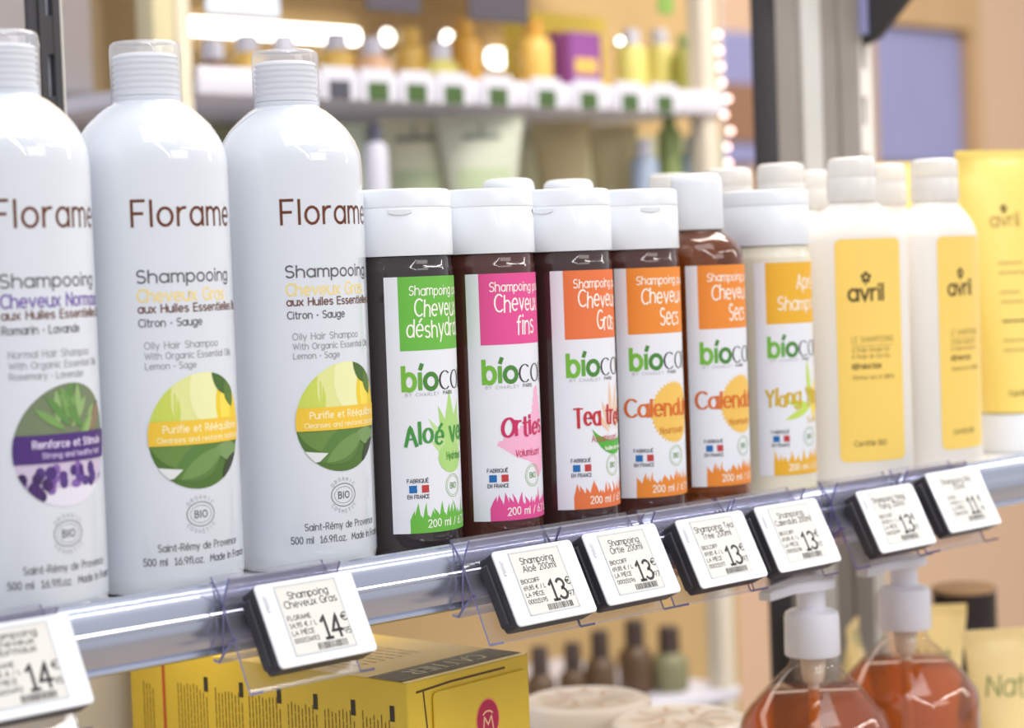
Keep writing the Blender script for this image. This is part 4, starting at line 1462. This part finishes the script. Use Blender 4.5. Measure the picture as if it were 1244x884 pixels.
# lamps fixed to the tan back panel
def panel_lamp(label, px, py, w, h, round_=False, e=6):
    p = at(px, py, YB_ - .006)
    t = thing('panel_light', label, 'lamp', (p.x, YB_, p.z), 0, 'bright lamps on the back panel across the aisle')
    em = mat('lamp_glow_%d' % e, (255, 250, 236), .4, emit=e)
    mb = MB()
    if round_:
        mb.lathe([(0, .0), (w / 2, .0), (w / 2, .006), (w * .42, .010), (0, .011)], em, 28)
        mb.v = [(x, -z, y) for x, y, z in mb.v]
        mb.build('lamp_diffuser', t)
        mb = MB(); mb.lathe([(w / 2, 0.0), (w * .56, 0.0), (w * .56, .007), (w / 2, .007)], bd, 28); mb.v = [(x, -z, y) for x, y, z in mb.v]
    else:
        mb.rbox(-w / 2, w / 2, -.012, -.003, -h / 2, h / 2, em, min(w, h) * .4, 4)
        mb.build('lamp_diffuser', t)
        mb = MB(); mb.rbox(-w / 2 - .002, w / 2 + .002, -.0035, 0, -h / 2 - .002, h / 2 + .002, bd, min(w, h) * .4, 4)
    mb.build('lamp_housing', t)
    return t


panel_lamp('long bright light strip across the aisle', 332, 38, .245, .018, e=7)
panel_lamp('left round lamp of a pair right of the light strip', 470, 45, .018, .018, True, 6)
panel_lamp('right round lamp of a pair right of the light strip', 543, 47, .018, .018, True, 6)
panel_lamp('bright square lamp across the aisle', 612, 71, .056, .022, e=6)
panel_lamp('small round white lamp above the yellow green bottles', 752, 50, .006, .006, True, 14)
panel_lamp('cool white lamp left of the glint strand', 846, 62, .02, .02, True, 4)

# things on the topmost shelf across the aisle show only their hanging fronts
for px0, px1, py, m, lb in ((445, 511, 12, bk, 'dark hanging sign at the top edge above the light strip'), (570, 642, 24, bk, 'dark grey hanging sign at the top edge above the square lamp'), (250, 340, 16, mat('pale_blue_card', (206, 214, 230), .5), 'pale blue hanging sign at the top left above the light strip'), (800, 818, 16, mat('leaf_green_card', (124, 158, 72), .5), 'narrow green hanging sign at the top edge')):
    a, b_ = at(px0, py, .838), at(px1, py, .838)
    t = thing('shelf_sign', lb, 'sign', (a.x, .84, .514), 0, 'signs on the topmost shelf across the aisle')
    mb = MB(); mb.rbox(0, b_.x - a.x, -.003, 0, a.z - .514, -.012, m, .002, 2); mb.build('sign_card', t)
    mb = MB(); mb.extrude([(-.003, -.014), (0, -.014), (.020, .0005), (.020, .0025), (0, .0005)], .004, b_.x - a.x - .004, bd); mb.build('sign_clip', t)

# glint strand at the end of that shelving: emissive balls stand in for specular glints
ex = at(878, 110, .80)
strand = thing('glint_strand', 'strand of pale pink glowing balls standing in for glints beside the black bar', 'highlight', (ex.x, .80, 0))
glint_m = mat('pale_pink_glint', (255, 208, 200), .12, coat=.6, emit=4.6)
mb = MB(); mb.tube([(0, 0, .505), (0, 0, .22)], .0012, bd, 6); mb.build('glint_cord', strand)
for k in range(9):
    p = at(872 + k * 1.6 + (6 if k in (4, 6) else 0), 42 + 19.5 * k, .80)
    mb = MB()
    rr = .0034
    mb.lathe([(0, -rr)] + [(rr * cos(rad(a)), rr * sin(rad(a))) for a in range(-75, 90, 15)] + [(0, rr)], glint_m, 20)
    bo = mb.build('glint', strand, (p.x - ex.x, 0, p.z))

# low shelf across the aisle: dark little bottles
for k, (px, py, r, dsc) in enumerate(((655, 785, .017, 'dark little bottle beside the yellow carton, far low shelf, leftmost'), (695, 780, .017, 'second dark little bottle from the left on the far low shelf'), (728, 765, .018, 'third dark little bottle from the left on the far low shelf'), (770, 752, .020, 'tallest dark little bottle on the far low shelf'), (812, 760, .022, 'grey green bottle on the far low shelf, rightmost'))):
    bg_bottle('oil_bottle', dsc, px, py, -.362, .90 + .02 * (k % 2), r, mat('dark_oil', (96, 72, 50), .35, vary=.2) if k < 4 else mat('grey_green_oil', (128, 124, 92), .4), mat('dark_oil_cap', (70, 56, 50), .4), group='bottles on the far low shelf', cap=.03)
